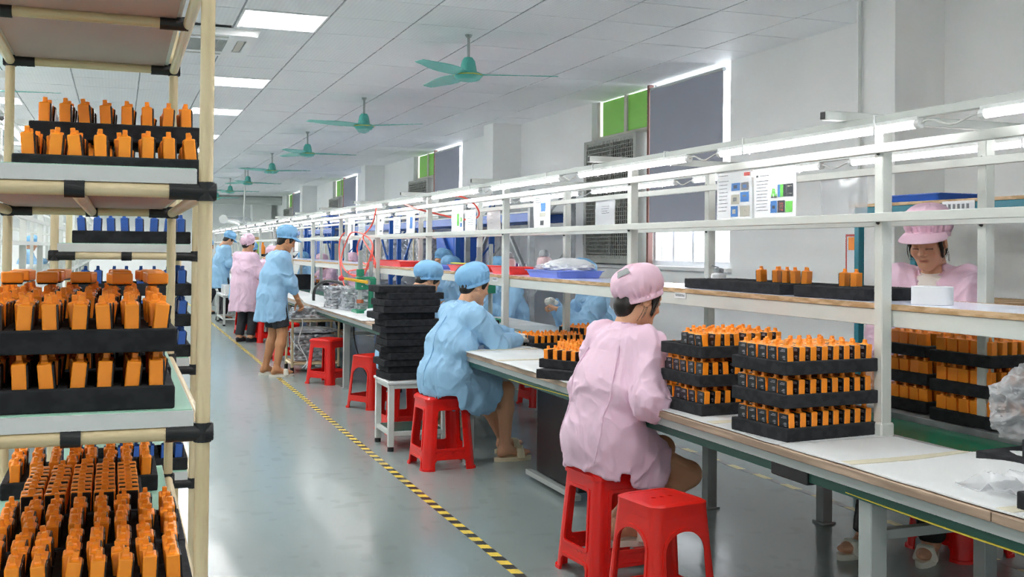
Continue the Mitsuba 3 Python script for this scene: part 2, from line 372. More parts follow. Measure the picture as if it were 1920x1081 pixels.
# windows of the right wall
wire = MB()
def window(n, a, b):
    key = f'window_{n}'
    m = (a+b)/2+.05; x0, x1 = XW+.06, XW+.12
    fr = MB()
    for y in (a+.02, m, b-.02): fr.span([x0, y-.025, 1.26], [x1, y+.025, CEIL+.1])
    for z in (1.285, 1.95, CEIL+.05): fr.span([x0, a, z-.025], [x1, b, z+.025])
    for y in (a+.36, a+.72, a+1.08): fr.span([x0+.01, y-.018, 1.28], [x1-.01, y+.018, 1.95])
    struct(key, fr, 'm_alu')
    for y in range(4): put(key, 'pane', MB().span([XW+.088, a+.02+.36*y, 1.31], [XW+.091, a+.34+.36*y+.02, 1.93]), 'm_glass')
    put(key, 'pane', MB().span([XW+.088, a+.04, 1.97], [XW+.091, m-.03, CEIL]), 'm_glass')
    put(key, 'sill', MB().span([XW-.04, a-.03, 1.225], [XW+.24, b+.03, 1.262], .004), 'm_wall')
    put(key, 'edge_post', MB().span([XW-.02, m-.02, 1.26], [XW+.03, m+.02, CEIL]), 'm_brown')
    for s in (0, 1):
        p = put(key, 'green_panel', MB().span([XW+.07, m+.06+.6*s, 2.62], [XW+.085, m+.60+.6*s, CEIL-.01]), 'm_green_panel')
    put(key, 'panel_frame', MB().span([XW+.05, m+.02, 2.56], [XW+.11, b-.03, 2.62]).span([XW+.05, m+.60, 2.6], [XW+.11, m+.66, CEIL]).span([XW+.05, b-.10, 2.56], [XW+.11, b-.03, CEIL]), 'm_frame_grey')
    t = thing('roller_shade', ['grey roller shade on a window near the camera, out past the column', 'large grey roller shade over the nearest visible window', 'grey roller shade on the second window down the wall', 'grey roller shade on the third window down the wall', 'grey roller shade on the farthest window'][n-1], 'window shade', 'grey roller shades')
    v = []; ys = np.linspace(a+.10, m-.03, 12); zs = np.linspace(1.60, CEIL-.05, 10)
    for th in (0, .003):
        for z in zs:
            for y in ys: v.append([XW-.015+.004*math.sin(y*9)+th, y, z])
    nY, nZ = len(ys), len(zs); F = []
    for t0 in (0, nY*nZ):
        for i in range(nZ-1):
            for j in range(nY-1):
                q = [t0+i*nY+j, t0+i*nY+j+1, t0+(i+1)*nY+j+1, t0+(i+1)*nY+j]; F.append(q if t0 else q[::-1])
    o = nY*nZ
    F += [[j, o+j, o+j+1, j+1] for j in range(nY-1)]+[[i*nY, (i+1)*nY, o+(i+1)*nY, o+i*nY] for i in range(nZ-1)]+[[i*nY+nY-1, o+i*nY+nY-1, o+(i+1)*nY+nY-1, (i+1)*nY+nY-1] for i in range(nZ-1)]
    put(t, 'fabric', (np.array(v), np.array(F)), 'm_shade', True)
    put(t, 'bottom_bar', MB().tube([[XW-.013, a+.10, 1.6], [XW-.013, m-.03, 1.6]], .010, 8), 'm_shade')
    put(t, 'roller', MB().tube([[XW-.0, a+.10, CEIL-.05], [XW-.0, m-.03, CEIL-.05]], .02, 10), 'm_grey_steel', 30)
    # exhaust fan in a wire guard
    t = thing('exhaust_fan', ['exhaust fan box in the window beside the camera', 'tall grey exhaust fan behind a wire guard in the nearest visible window', 'grey guarded exhaust fan in the second window', 'grey guarded exhaust fan in the third window', 'grey guarded exhaust fan in the farthest window'][n-1], 'exhaust fan', 'window exhaust fans')
    ya, yb, za, zb = m+.10, b-.02, 1.27, 2.56; xo, xi = XW-.10, XW+.20
    hs = MB().span([xo, ya, za], [xi, ya+.06, zb]).span([xo, yb-.06, za], [xi, yb, zb]).span([xo, ya, za], [xi, yb, za+.08]).span([xo, ya, zb-.06], [xi, yb, zb]).span([xo+.01, (ya+yb)/2-.015, za], [xo+.03, (ya+yb)/2+.015, zb])
    put(t, 'housing', hs, 'm_guard')
    g = MB(); 
    for z in np.arange(za+.10, zb-.06, .042): g.span([xo, ya+.03, z], [xo+.006, yb-.03, z+.007])
    for y in np.arange(ya+.08, yb-.05, .042): g.span([xo-.004, y, za+.05], [xo+.002, y+.007, zb-.03])
    put(t, 'wire_guard', g, 'm_guard')
    cy, cz = (ya+yb)/2, (za+zb)/2+.02
    put(t, 'hub', MB().tube([[XW+.0, cy, cz], [XW+.12, cy, cz]], .09, 14), 'm_guard', 30)
    for k in range(6):
        a_ = k*math.pi/3+.3; R = rotx(a_)
        put(t, 'blade', MB().box((0, .29, 0), (.008, .42, .22), .002, None) if False else MB().add((chamfer_box((.008, .40, .22), .002)[0]@roty(.0).T@rotx(0).T+[0, .28, 0])@R.T+[XW+.06, cy, cz], chamfer_box((.008, .40, .22), .002)[1]), 'm_fan_dark')
    put(t, 'shroud', MB().span([xi-.02, ya, za], [xi, yb, zb]), 'm_fan_dark')
    put(t, 'cable', MB().tube(spline([[XW-.02, yb+.06, 1.25], [XW-.05, yb+.10, 1.6], [XW-.02, yb+.04, 1.8], [XW-.01, yb-.02, 1.82]], 16), .008, 6), 'm_black')
for n, (a, b) in enumerate(WIN): window(n+1, a, b)
# ================================================================== the assembly line bench
BF, BP, BB, BR = 2.08, 2.56, 3.03, 3.52     # front edge, front posts, back posts, back edge
YB0, YB1, BAY, YP0 = .85, 30.6, 1.96, 3.07
py = [YP0+BAY*k for k in range(-1, 15)]
bench = thing('assembly_bench', 'long double sided assembly bench with white steel posts, shelf and green belt', 'workbench')
NB = len(py)
PW = .044
post_m = shape(MB().box((0, 0, .745+.555), (PW, PW, 1.11), .003).box((0, 0, .775), (PW+.016, PW+.016, .05), .006), 'm_white')
leg_m = shape(MB().box((0, 0, .34), (.06, .06, .68), .003).box((0, 0, .006), (.085, .085, .012), .002), 'm_grey_steel')
arm_m = shape(MB().bar((2.30, 0, 1.878), (3.32, 0, 1.878), .032), 'm_white2')
armend = shape(MB().box((2.299, 0, 1.878), (.004, .024, .024)), 'm_black')
gus = []
for s in (-1, 1):
    gus.append(shape(m3.Manifold.extrude(m3.CrossSection([[(0, 0), (.075, 0), (0, -.085)]]), .004).transform(np.array([[0, 0, 1, 0], [s*1., 0, 0, 0], [0, 1, 0, 0]])) if s > 0 else m3.Manifold.extrude(m3.CrossSection([[(0, 0), (0, -.085), (-.075, 0)]]), .004).transform(np.array([[0, 0, 1, 0], [1, 0, 0, 0], [0, 1, 0, 0]])), 'm_white2'))
boltm = shape(MB().lathe([(.001, .006), (.007, .005), (.009, 0), (.001, 0)], 8), 'm_black')
for k, y in enumerate(py):
    for X in (BP, BB):
        p = put(bench, 'post', post_m, None, to_world=M4(None, (X, y, 0)))
        if k < 7:
            for z in (1.51, 1.757):
                put(p, 'bolt', boltm, None, to_world=M4(roty(-math.pi/2), (X-PW/2, y, z)))
    put(bench, 'lamp_arm', arm_m, None, to_world=M4(None, (0, y, 0)))
    put(bench, 'arm_end', armend, None, to_world=M4(None, (0, y, 0)))
    if k < 9:
        for X in (BP, BB):
            put(bench, 'gusset', gus[1], None, to_world=M4(None, (X, y-PW/2, 1.50)))
    for X, yy in ((2.15, y-.45), (3.05, y+.02), (3.45, y-.45)):
        put(bench, 'leg', leg_m, None, to_world=M4(None, (X, yy, 0)))
    put(bench, 'leg_stretcher', MB().bar((2.18, y-.45, .55), (3.42, y-.45, .55), .03), 'm_grey_steel')
for X, zt, zm in ((BP, 1.771, 1.527), (BB, 1.745, 1.527)):
    put(bench, 'top_rail', MB().bar((X-PW/2-.012, YB0, zt), (X-PW/2-.012, YB1, zt), .026, .032), 'm_white')
    put(bench, 'middle_rail', MB().bar((X-PW/2-.012, YB0, zm), (X-PW/2-.012, YB1, zm), .026, .032), 'm_white')
for X in (2.40, 3.17):
    put(bench, 'lamp_bar', MB().bar((X, YB0, 1.848), (X, YB1, 1.848), .026, .028), 'm_white2')
# shelf
put(bench, 'shelf_board', MB().span([BP+.025, YB0, 1.200], [BB-.024, YB1, 1.218], .001), 'm_board')
put(bench, 'shelf_edge', MB().span([BP+.020, YB0, 1.199], [BP+.026, YB1, 1.219]).span([BB-.025, YB0, 1.199], [BB-.02, YB1, 1.219]), 'm_wood_edge')
put(bench, 'shelf_beam', MB().bar((BP+.04, YB0, 1.168), (BP+.04, YB1, 1.168), .028, .06), 'm_white')
put(bench, 'shelf_beam', MB().bar((BB-.04, YB0, 1.168), (BB-.04, YB1, 1.168), .028, .06), 'm_white2')
# work tops: white painted board with raw edges, one board per bay and side
ysplit = [YB0]+[y+.98 for y in py if YB0+.5 < y+.98 < YB1-.3]+[YB1]
for a, b in zip(ysplit[:-1], ysplit[1:]):
    put(bench, 'worktop_board', MB().span([BF, a+.002, .722], [BP+.03, b-.002, .748], .002), 'm_bench_edge')
    put(bench, 'worktop_board', MB().span([BB-.02, a+.002, .722], [BR, b-.002, .748], .002), 'm_white2')
put(bench, 'edge_channel', MB().span([BF+.012, YB0, .690], [BF+.05, YB1, .722]), 'm_grey_steel')
put(bench, 'edge_channel', MB().span([BR-.05, YB0, .690], [BR-.012, YB1, .722]), 'm_grey_steel')
put(bench, 'under_rail', MB().span([BF+.03, YB0, .655], [BF+.055, YB1, .690]), 'm_green_steel')
put(bench, 'under_rail', MB().span([BR-.055, YB0, .655], [BR-.03, YB1, .690]), 'm_green_steel')
put(bench, 'conveyor_belt', MB().span([BP+.06, YB0, .715], [BB-.05, YB1, .728]), 'm_belt')
put(bench, 'belt_return', MB().span([BP+.06, YB0, .57], [BB-.05, YB1, .58]), 'm_belt')
put(bench, 'belt_guide', MB().span([BP+.032, YB0, .70], [BP+.058, YB1, .752], .002), 'm_galv')
put(bench, 'belt_guide', MB().span([BB-.048, YB0, .70], [BB-.022, YB1, .752], .002), 'm_galv')
put(bench, 'wiring', MB().tube([[2.118+.010*math.sin(y*2.1), y, .672+.014*math.sin(y*1.7+1)] for y in np.linspace(YB0, 14, 90)], .0028, 5), 'm_cable_yellow')
for y in (5.35, 9.6, 13.5):
    put(bench, 'drive_box', MB().span([2.40, y, .06], [2.50, y+.62, .66], .004), 'm_black_joint')
    put(bench, 'drive_rail', MB().span([2.36, y-.05, .03], [2.395, y+.70, .06]), 'm_grey_steel')
put(bench, 'switch_box', MB().span([2.10, 2.88, .645], [2.16, 3.08, .69], .004), 'm_black_joint')

# white work mats taped to the tops
def mat_sheet(a, b, x0, x1, z=.7505, wave=None, ny=40, nx=14):
    V = []
    for layer in (1, 0):
        for i in range(ny):
            for j in range(nx):
                y = a+(b-a)*i/(ny-1); x = x0+(x1-x0)*j/(nx-1)
                h = .0015+.002*meshkit.noise(np.array([x*5, y*4, 3.]))+(wave(x, y) if wave else 0)
                ex = .012*(meshkit.noise(np.array([y*9., 1., 0]))-.5) if j in (0,) else 0
                V.append([x+ex, y, z+(h+.0022 if layer else max(0, h-.0015)*.999)])
    F = []
    for i in range(ny-1):
        for j in range(nx-1):
            q = [i*nx+j, i*nx+j+1, (i+1)*nx+j+1, (i+1)*nx+j]; F.append(q); o = ny*nx; F.append([o+k for k in q[::-1]])
    o = ny*nx; bd = [j for j in range(nx)]+[i*nx+nx-1 for i in range(1, ny)]+[(ny-1)*nx+j for j in range(nx-2, -1, -1)]+[i*nx for i in range(ny-2, 0, -1)]
    for k in range(len(bd)): p, q = bd[k], bd[(k+1) % len(bd)]; F.append([q, p, o+p, o+q])
    return np.array(V), np.array(F)
def wv(x, y):
    return .055*math.exp(-((y-2.42)/.20)**2)*max(0, (x-2.30)/.28)**1.4
mats = [(1.0, 3.02, 'white work mat with a lifted wavy edge on the near right bench', 2.09, 2.575, wv),
        (3.03, 4.55, 'white work mat under the stacked case trays', 2.09, 2.575, None),
        (4.72, 6.5, 'white work mat in front of the seated worker in blue', 2.07, 2.58, None),
        (6.52, 8.9, 'white work mat behind the tall stack of black trays', 2.075, 2.58, None),
        (9.3, 11.5, 'crumpled edged white mat beneath the green hand press', 2.05, 2.58, None),
        (11.6, 16.5, 'white mat on the bench beyond the hand press', 2.07, 2.58, None),
        (17, 29, 'white mat on the far end of the bench', 2.07, 2.58, None)]
for a, b, lab, x0, x1, w in mats:
    k = thing('work_mat', lab, 'work mat'); put(k, 'sheet', mat_sheet(a, b, x0, x1, wave=w), 'm_mat', 40)
    for yy in np.arange(a+.42, min(b, 9)-.1, .62):
        put(k, 'tape_seam', mat_sheet(yy, yy+.05, x0+.01, x1-.01, z=.7527, wave=w, ny=3), 'm_seam', 40)
k = thing('work_mat', 'white mat on the back half of the bench across the belt', 'work mat'); put(k, 'sheet', mat_sheet(6.6, 20, BB+.03, BR-.02), 'm_mat', 40)

# tube lights
tube_m = MB().tube([[0, -.585, 0], [0, .585, 0]], .0145, 8, False)
hous_m = shape(MB().span([-.014, -.6, .010], [.014, .6, .024], .002), 'm_lampbody')
caps_m = [shape(MB().tube([[0, s*.585, 0], [0, s*.605, 0]], .016, 10), 'm_lampbody') for s in (-1, 1)]
clip_m = shape(MB().span([-.018, -.004, -.018], [-.016, .004, .05]).span([.016, -.004, -.018], [.018, .004, .05]).span([-.018, -.004, .048], [.018, .004, .05]), 'm_lampbody')
tv, tf = tube_m.get()
for X, y0, pitch, lab, grp, wt in ((2.40, 3.305-1.46*1, 1.46, 'fluorescent tube light hanging over the aisle side of the bench', 'aisle side tube lights', 1.0),
                          (3.17, 3.42-1.42, 1.42, 'fluorescent tube light hanging over the belt side of the bench', 'belt side tube lights', 1.0)):
    y = y0; z = 1.816; kn = 0
    while y < YB1-.6:
        t = thing('tube_light', lab.replace('tube light', f'tube light, {ORDN[kn]} from the near end,'), 'tube light', grp); kn += 1
        o = M4(None, (X, y, z))
        put(t, 'tube', (tv+[X, y, z], tf), 'm_lampbody', True, emitter=emit(TUBE_POWER, (1, 1, .98), wt))
        put(t, 'housing', hous_m, None, to_world=o)
        if y < 16:
            for c in caps_m: put(t, 'end_cap', c, None, to_world=o)
            for s in (-.4, .4): put(t, 'clip', clip_m, None, to_world=M4(None, (X, y+s, z)))
            put(t, 'lead', MB().tube(spline([[X, y+.6, z], [X, y+.64, z+.002], [X-.01, y+.70, z-.018], [X, y+.82, z+.008], [X, y+.86, z]], 12), .004, 5), 'm_cord')
        y += pitch

# the second bench line behind the racks on the left
lb = thing('assembly_bench', 'second white framed assembly bench glimpsed behind the racks at left', 'workbench')
LX = -.70
ly = [5.2+1.96*k for k in range(13)]
for y in ly:
    for X in (LX, LX-.62):
        put(lb, 'post', MB().span([X-.025, y-.025, 0], [X+.025, y+.025, 2.12], .003), 'm_white')
    put(lb, 'lamp_arm', MB().bar((LX+.25, y, 2.16), (LX-.9, y, 2.16), .032), 'm_white2')
    put(lb, 'gusset', MB().add(np.array([[LX-.002, y, 1.58], [LX-.002, y+.09, 1.58], [LX-.002, y, 1.49], [LX+.002, y, 1.58], [LX+.002, y+.09, 1.58], [LX+.002, y, 1.49]]), np.array([[0, 2, 1], [3, 4, 5], [0, 1, 4], [0, 4, 3], [1, 2, 5], [1, 5, 4], [2, 0, 3], [2, 3, 5]])), 'm_white2')
for X in (LX+.03, LX-.59):
    for z in (1.61, 1.95): put(lb, 'rail', MB().bar((X, 4.6, z), (X, 30, z), .028, .032), 'm_white')
put(lb, 'shelf_board', MB().span([LX-.58, 4.6, 1.40], [LX+.03, 30, 1.43]), 'm_white')
put(lb, 'worktop', MB().span([LX-1.1, 4.6, 1.02], [LX+.06, 30, 1.05]), 'm_white2')
put(lb, 'lamp_bar', MB().bar((LX+.1, 4.6, 2.12), (LX+.1, 30, 2.12), .03), 'm_white2')
for y in np.arange(5.4, 29, 1.5):
    t = thing('tube_light', f'fluorescent tube light, {ORDN[int(round((y-5.4)/1.5))]} along the second bench behind the racks', 'tube light', 'tube lights of the left bench')
    put(t, 'tube', (tv+[LX+.1, y, 2.085], tf), 'm_lampbody', True, emitter=emit(TUBE_POWER*.4, (1, 1, .98)))
    put(t, 'housing', hous_m, None, to_world=M4(None, (LX+.1, y, 2.085)))

# ================================================================== flow racks of beige pipe
def flow_rack(x0, x1, y0, y1, levels, top, label, split=True, crosslevels=()):
    t = thing('pipe_rack', label, 'rack', None)
    r = .0140
    for X in (x0, x1):
        for Y in (y0, y1):
            put(t, 'post', MB().tube([[X, Y, 0], [X, Y, top]], r, 14), 'm_beige', 30)
    for li, z in enumerate(levels):
        zp = z-.046
        for Y in (y0, y1):
            put(t, 'cross_pipe', MB().tube([[x0, Y, zp], [x1, Y, zp]], r, 14), 'm_beige', 30)
            for X, s in ((x0, 1), (x1, -1)):
                put(t, 'joint', MB().tube([[X-s*.020, Y-(.0 if z > 1.8 else 0), zp], [X+s*.07, Y, zp]], r+.0035, 14).tube([[X, Y, zp-.019], [X, Y, zp+.019]], r+.0035, 14), 'm_black_joint', 30)
            if z < 1.8: put(t, 'joint', MB().tube([[(x0+x1)/2-.018, Y, zp], [(x0+x1)/2+.018, Y, zp]], r+.004, 14), 'm_black_joint', 30)
        for X in ((x0, (x0+x1)/2, x1) if z < 1.8 else (x0, x1)):
            put(t, 'side_pipe', MB().tube([[X, y0, zp-.002], [X, y1, zp-.002]], r, 14), 'm_beige', 30)
        if z > 1.8:
            ym = (y0+y1)/2-.05; put(t, 'cross_pipe', MB().tube([[x0, ym, zp], [x1, ym, zp]], r, 14), 'm_beige', 30)
            for X, s in ((x0, 1), (x1, -1)): put(t, 'joint', MB().tube([[X, ym, zp], [X+s*.07, ym, zp]], r+.004, 14), 'm_black_joint', 30)
        put(t, 'shelf_board', MB().span([x0+.004, y0-.01, z-.032], [x1-.018, y1+.01, z-.002]), 'm_rack_board')
        put(t, 'shelf_mat', MB().span([x0+.006, y0, z-.002], [x1-.02, y1, z]), 'm_mint')
        put(t, 'shelf_liner', MB().span([x0+.016, y0+.016, z-.036], [x1-.03, y1-.016, z-.032]), 'm_rack_under')
    return t
R1X0, R1X1, R1Y0, R1Y1 = -.322, .163, 2.19, 3.62
L1 = [.69, 1.078, 1.556, 2.022]
flow_rack(R1X0, R1X1, R1Y0, R1Y1, L1, 2.6, 'nearest beige pipe rack holding trays of orange cases')
R2X0, R2X1, R2Y0, R2Y1 = -.215, .275, 4.15, 5.35
L2 = [.56, .985, 1.41]
flow_rack(R2X0, R2X1, R2Y0, R2Y1, L2, 1.75, 'second beige pipe rack holding trays of blue cases')
# ================================================================== foam trays and cases
TRX, TRY, TRH, NXC, NYC = .416, .302, .046, 8, 5
PX, PY = .049, .056
def tray_mesh(nx=NXC, ny=NYC, tx=TRX, ty=TRY):
    b = rounded((tx, ty, TRH), .004, 8).translate([0, 0, TRH/2])
    px, pyy = (tx-.02)/nx, (ty-.02)/ny
    cuts = [m3.Manifold.cube([px*.66, pyy*.86, .06]).translate([-(tx-.02)/2+px*i+px*.17, -(ty-.02)/2+pyy*j+pyy*.07, .010]) for i in range(nx) for j in range(ny)]
    return b-m3.Manifold.compose(cuts)
tray_s = shape(tray_mesh(), 'm_foam')
flat_s = shape(rounded((TRX, TRY, TRH), .004, 8).translate([0, 0, TRH/2]), 'm_foam')
def tray(x, y, z, rot, label, group=None, kind='tray', flat=False):
    return single('foam_tray', label, 'tray', flat_s if flat else tray_s, None, group=group, to_world=M4(rotz(rot), (x, y, z)))
# one case: orange housing with a nub on top, black front cover (towards -x) with printed lines
CW, CT, CH = .050, .0270, .083
def case_parts():
    body = rounded((CT, CW, CH), .004, 12).translate([0, 0, CH/2])
    nub = m3.Manifold.hull(rounded((.014, .018, .004), .001, 8).translate([0, 0, CH])+rounded((.012, .015, .006), .001, 8).translate([0, 0, CH+.002]))
    nub2 = rounded((.011, .0135, .013), .002, 8).translate([0, 0, CH+.009])
    b = body+nub+nub2
    cov = rounded((.0055, CW-.004, CH-.005), .0025, 8).translate([-CT/2-.0005, 0, CH/2])
    pr = MB()
    for dz, w in ((.030, .020), (.025, .026), (.008, .012), (.004, .016), (-.002, .010)): pr.span([-CT/2-.00355, -.016, CH/2+dz], [-CT/2-.0032, -.016+w, CH/2+dz+.0025])
    return b, cov, pr
_b, _c, _p = case_parts()
C_body, C_cov, C_print = shape(_b, 'm_orange', 35), shape(_c, 'm_black_cover', 35), shape(_p, 'm_print')
B_body, B_cov = shape(_b, 'm_blue_case', 35), shape(_c, 'm_black_cover', 35)
bb, cc = _b.to_mesh(), _c.to_mesh()
bb = (np.asarray(bb.vert_properties[:, :3], float), np.asarray(bb.tri_verts, int)); cc = (np.asarray(cc.vert_properties[:, :3], float), np.asarray(cc.tri_verts, int))
CASES = []     # (matrix, label, group, print)
ORD = 'first second third fourth fifth sixth seventh eighth ninth tenth eleventh twelfth thirteenth fourteenth fifteenth sixteenth seventeenth eighteenth nineteenth twentieth'.split()
ROWS = ['front', 'second', 'third', 'fourth', 'fifth', 'sixth', 'seventh', 'back']
def fill(x, y, z, rot, place, keep=None, face=0.0, jit=.05, what='orange'):
    """cases standing in the slots of a tray at (x, y, z); keep(i, j) says which slots hold one; face turns each case"""
    R = rotz(rot); px, pyy = (TRX-.02)/NXC, (TRY-.02)/NYC; turned = abs(rot-math.pi/2) < .3; seen = {}
    for j in range(NYC):
        for i in range(NXC):
            tilt = roty(RNG.normal(0, jit))@rotx(RNG.normal(0, jit*.5))
            if keep is not None and not keep(i, j): continue
            p = R@np.array([-(TRX-.02)/2+px*(i+.5), -(TRY-.02)/2+pyy*(j+.5), 0])+[x, y, z+.0125]
            row, col = (i, NYC-1-j) if turned else (j, i)
            seen.setdefault(row, []).append((col, M4(R@rotz(face)@tilt, p)))
    for row in sorted(seen):
        rr = 'back' if row == (NXC if turned else NYC)-1 and len(seen) > 2 else ROWS[row]
        if len(seen) == 1: rr = 'only'
        for n, (c, M) in enumerate(sorted(seen[row], key=lambda t: t[0])):
            CASES.append((M, f'{what} case, {ORD[n]} from left, {rr} row, {place}', what, f'{what} cases in the {place}'))
def stack(x, y, z0, rot, n, where, keeps=None, face=0.0, pitch=.113, jit=.05):
    order = ['bottom', 'middle', 'top'] if n == 3 else (['bottom', 'top'] if n == 2 else ['only'])
    for k in range(n):
        z = z0+pitch*k; r = rot+RNG.normal(0, .015)*(k > 0)
        lay = f'{order[k]} layer of ' if n > 1 else ''
        tray(x, y, z, r, f'black foam tray, {lay}{where}')
        fill(x, y, z, r, f'{lay}{where}', keep=(keeps[k] if keeps else None), face=face, jit=jit)
ZB = .7545
# bench stacks
stack(2.325, 3.205, ZB, .10, 3, 'foreground three tier stack', face=0, jit=.035)
stack(2.345, 3.78, ZB, .06, 3, 'second three tier stack', keeps=[None, None, lambda i, j: not (i < 2 and j > 2)], jit=.05)
stack(2.42, 4.34, ZB, .05, 2, 'two tier stack right of the pink worker', face=math.pi, jit=.06)
stack(3.20, 3.17, ZB, .04, 3, 'front stack before the visored worker', face=math.pi/2*0+math.pi, keeps=[None, None, None], jit=.03)
stack(3.26, 3.56, ZB, .02, 3, 'rear stack before the visored worker', face=math.pi, jit=.03)
stack(3.27, 2.72, ZB, .05, 2, 'stack beside the plastic bag', face=math.pi, jit=.03)
# small pair of trays in front of the seated pink worker
tray(2.24, 4.95, ZB, .62, 'empty black foam tray under the small orange tray at the elbow of the pink worker', flat=True)
tray(2.28, 4.99, ZB+TRH, .52, 'black foam tray of orange cases at the elbow of the pink worker')
fill(2.28, 4.99, ZB+TRH, .52, 'small tray at the elbow of the pink worker', face=math.pi/2, jit=.02, keep=lambda i, j: (i < 3 and j < 5))
# trays on the belt between the seated workers
for n, (x, y, z, r, m) in enumerate([(2.80, 6.75, .728, .1, None), (2.82, 6.08, .728, .05, None), (3.25, 7.05, .752, .3, None), (2.82, 5.5, .728, 0.0, lambda i, j: j > 2)]):
    w = ['belt tray nearest the blue workers hands', 'belt tray between the seated blue worker and the pink worker', 'tray by the bare hands of the worker across the belt', 'half full belt tray near the pink worker'][n]
    tray(x, y, z, r, 'black foam tray, '+w, flat=False); fill(x, y, z, r, w, keep=m, face=[0, math.pi, 0, 0][n], jit=.05)
# trays on the shelf
for n, (x, y, r) in enumerate([(2.82, 4.46, .02), (2.80, 4.02, -.03), (2.79, 3.50, .06)]):
    tray(x, y, 1.219, r+math.pi/2, 'black foam tray on the shelf, '+['the far end one under the pump bottle side', 'the middle one carrying a row of orange cases', 'the near one beside the white roll'][n])
for k, (x, y, f) in enumerate(((2.79, 4.17, 0), (2.86, 4.13, .9), (2.80, 4.06, .2), (2.80, 3.985, .1), (2.87, 3.94, .8), (2.80, 3.92, .15), (2.80, 3.85, .2), (2.80, 3.59, .1), (2.81, 3.53, 0))):
    CASES.append((M4(rotz(-math.pi/2+.35+f*.5)@roty(RNG.normal(0, .04)), (x, y, 1.237)), f'orange case, {ORD[k]} from left in the loose row on the shelf trays', 'orange', 'orange cases in the loose row on the shelf'))
# trays behind the seated worker in blue and far along the bench
tray(2.36, 7.30, ZB, .1, 'black foam tray at the chest of the blue worker behind the tray stack', flat=True)
tray(2.37, 7.31, ZB+TRH, .14, 'second black foam tray at the chest of the blue worker behind the tray stack', flat=True)
tray(2.36, 7.29, ZB+2*TRH, .08, 'black foam tray with two big orange cases beside the blue worker')
fill(2.36, 7.29, ZB+2*TRH, .08, 'tray at the chin of the seated blue worker', keep=lambda i, j: i in (4, 6) and j == 0, face=math.pi/2)
for k in range(5): tray(2.62, 16.6, .754+.046*k, .1+.02*k, f'black foam tray, {ORD[4-k]} from the top of the low stack behind the standing man', 'low stack behind the standing man', flat=True)
tray(3.22, 18.4, .752, .1, 'black foam tray before the pink worker across the bench')
fill(3.22, 18.4, .752, .1, 'tray before the pink worker leaning across the bench', keep=lambda i, j: j == 2)
# ---- cases in the pipe rack
CXR = (R1X0+R1X1)/2
def rack_stack(y, z, n, where, keeps=None, xo=-.005, jit=.06):
    stack(CXR+xo, y, z, 0, n, where, keeps=keeps, face=math.pi, jit=jit)
rack_stack(2.70, L1[2], 1, 'front tray, top rack shelf', xo=.066)
rack_stack(3.06, L1[2], 2, 'rear stack, top rack shelf', xo=.075)
rack_stack(2.36, L1[1], 2, 'front stack, middle rack shelf', xo=-.018)
rack_stack(2.70, L1[1], 2, 'second stack, middle rack shelf', xo=-.01)
rack_stack(3.05, L1[1], 2, 'rear stack, middle rack shelf', xo=-.01)
rack_stack(2.36, L1[0], 1, 'front tray, bottom rack shelf', xo=.022)
rack_stack(2.67, L1[0], 1, 'second tray, bottom rack shelf', xo=.025)
tray(CXR, 3.035, L1[0], math.pi/2, 'black foam tray turned sideways on the bottom rack shelf'); fill(CXR, 3.035, L1[0], math.pi/2, 'sideways tray, bottom rack shelf', face=0, jit=.03)
rack_stack(3.40, L1[0], 1, 'rear tray, bottom rack shelf', xo=-.01)
# loose cases lying flat on top of the middle shelf stacks
for i in range(5):
    for k in range(7):
        if RNG.random() < (.85 if k < 3 else .45): continue
        CASES.append((M4(rotz(RNG.normal(0, .12))@np.array([[0, 1., 0], [0, 0, 1.], [1., 0, 0]]), (CXR-.165+.084*i+RNG.normal(0, .004), 2.56+.105*k, L1[1]+.113+.1155+.013)), f'orange case lying flat, {ORD[k]} from front, {ORD[i]} column, atop the middle rack shelf stacks', 'orange', 'orange cases lying on the middle rack shelf'))
# ---- blue cases in the second rack
CX2 = (R2X0+R2X1)/2
def rack_blue(y, z, n, where, xo=0.0):
    for k in range(n):
        pos = ['bottom', 'second', 'third', 'top'][k] if n > 1 else ''
        place = f'{pos} layer, {where}' if pos else where
        tray(CX2+xo, y, z+.115*k, 0, f'black foam tray of blue cases, {place}')
        fill(CX2+xo, y, z+.115*k, 0, place, face=math.pi, jit=.05, what='blue', keep=lambda i, j: j < 1 or i > 6)
rack_blue(4.33, L2[2], 1, 'upper shelf, second rack', .02)
rack_blue(4.32, L2[1], 3, 'middle shelf, second rack', .025)
rack_blue(4.32, L2[0], 2, 'lowest shelf, second rack', .02)
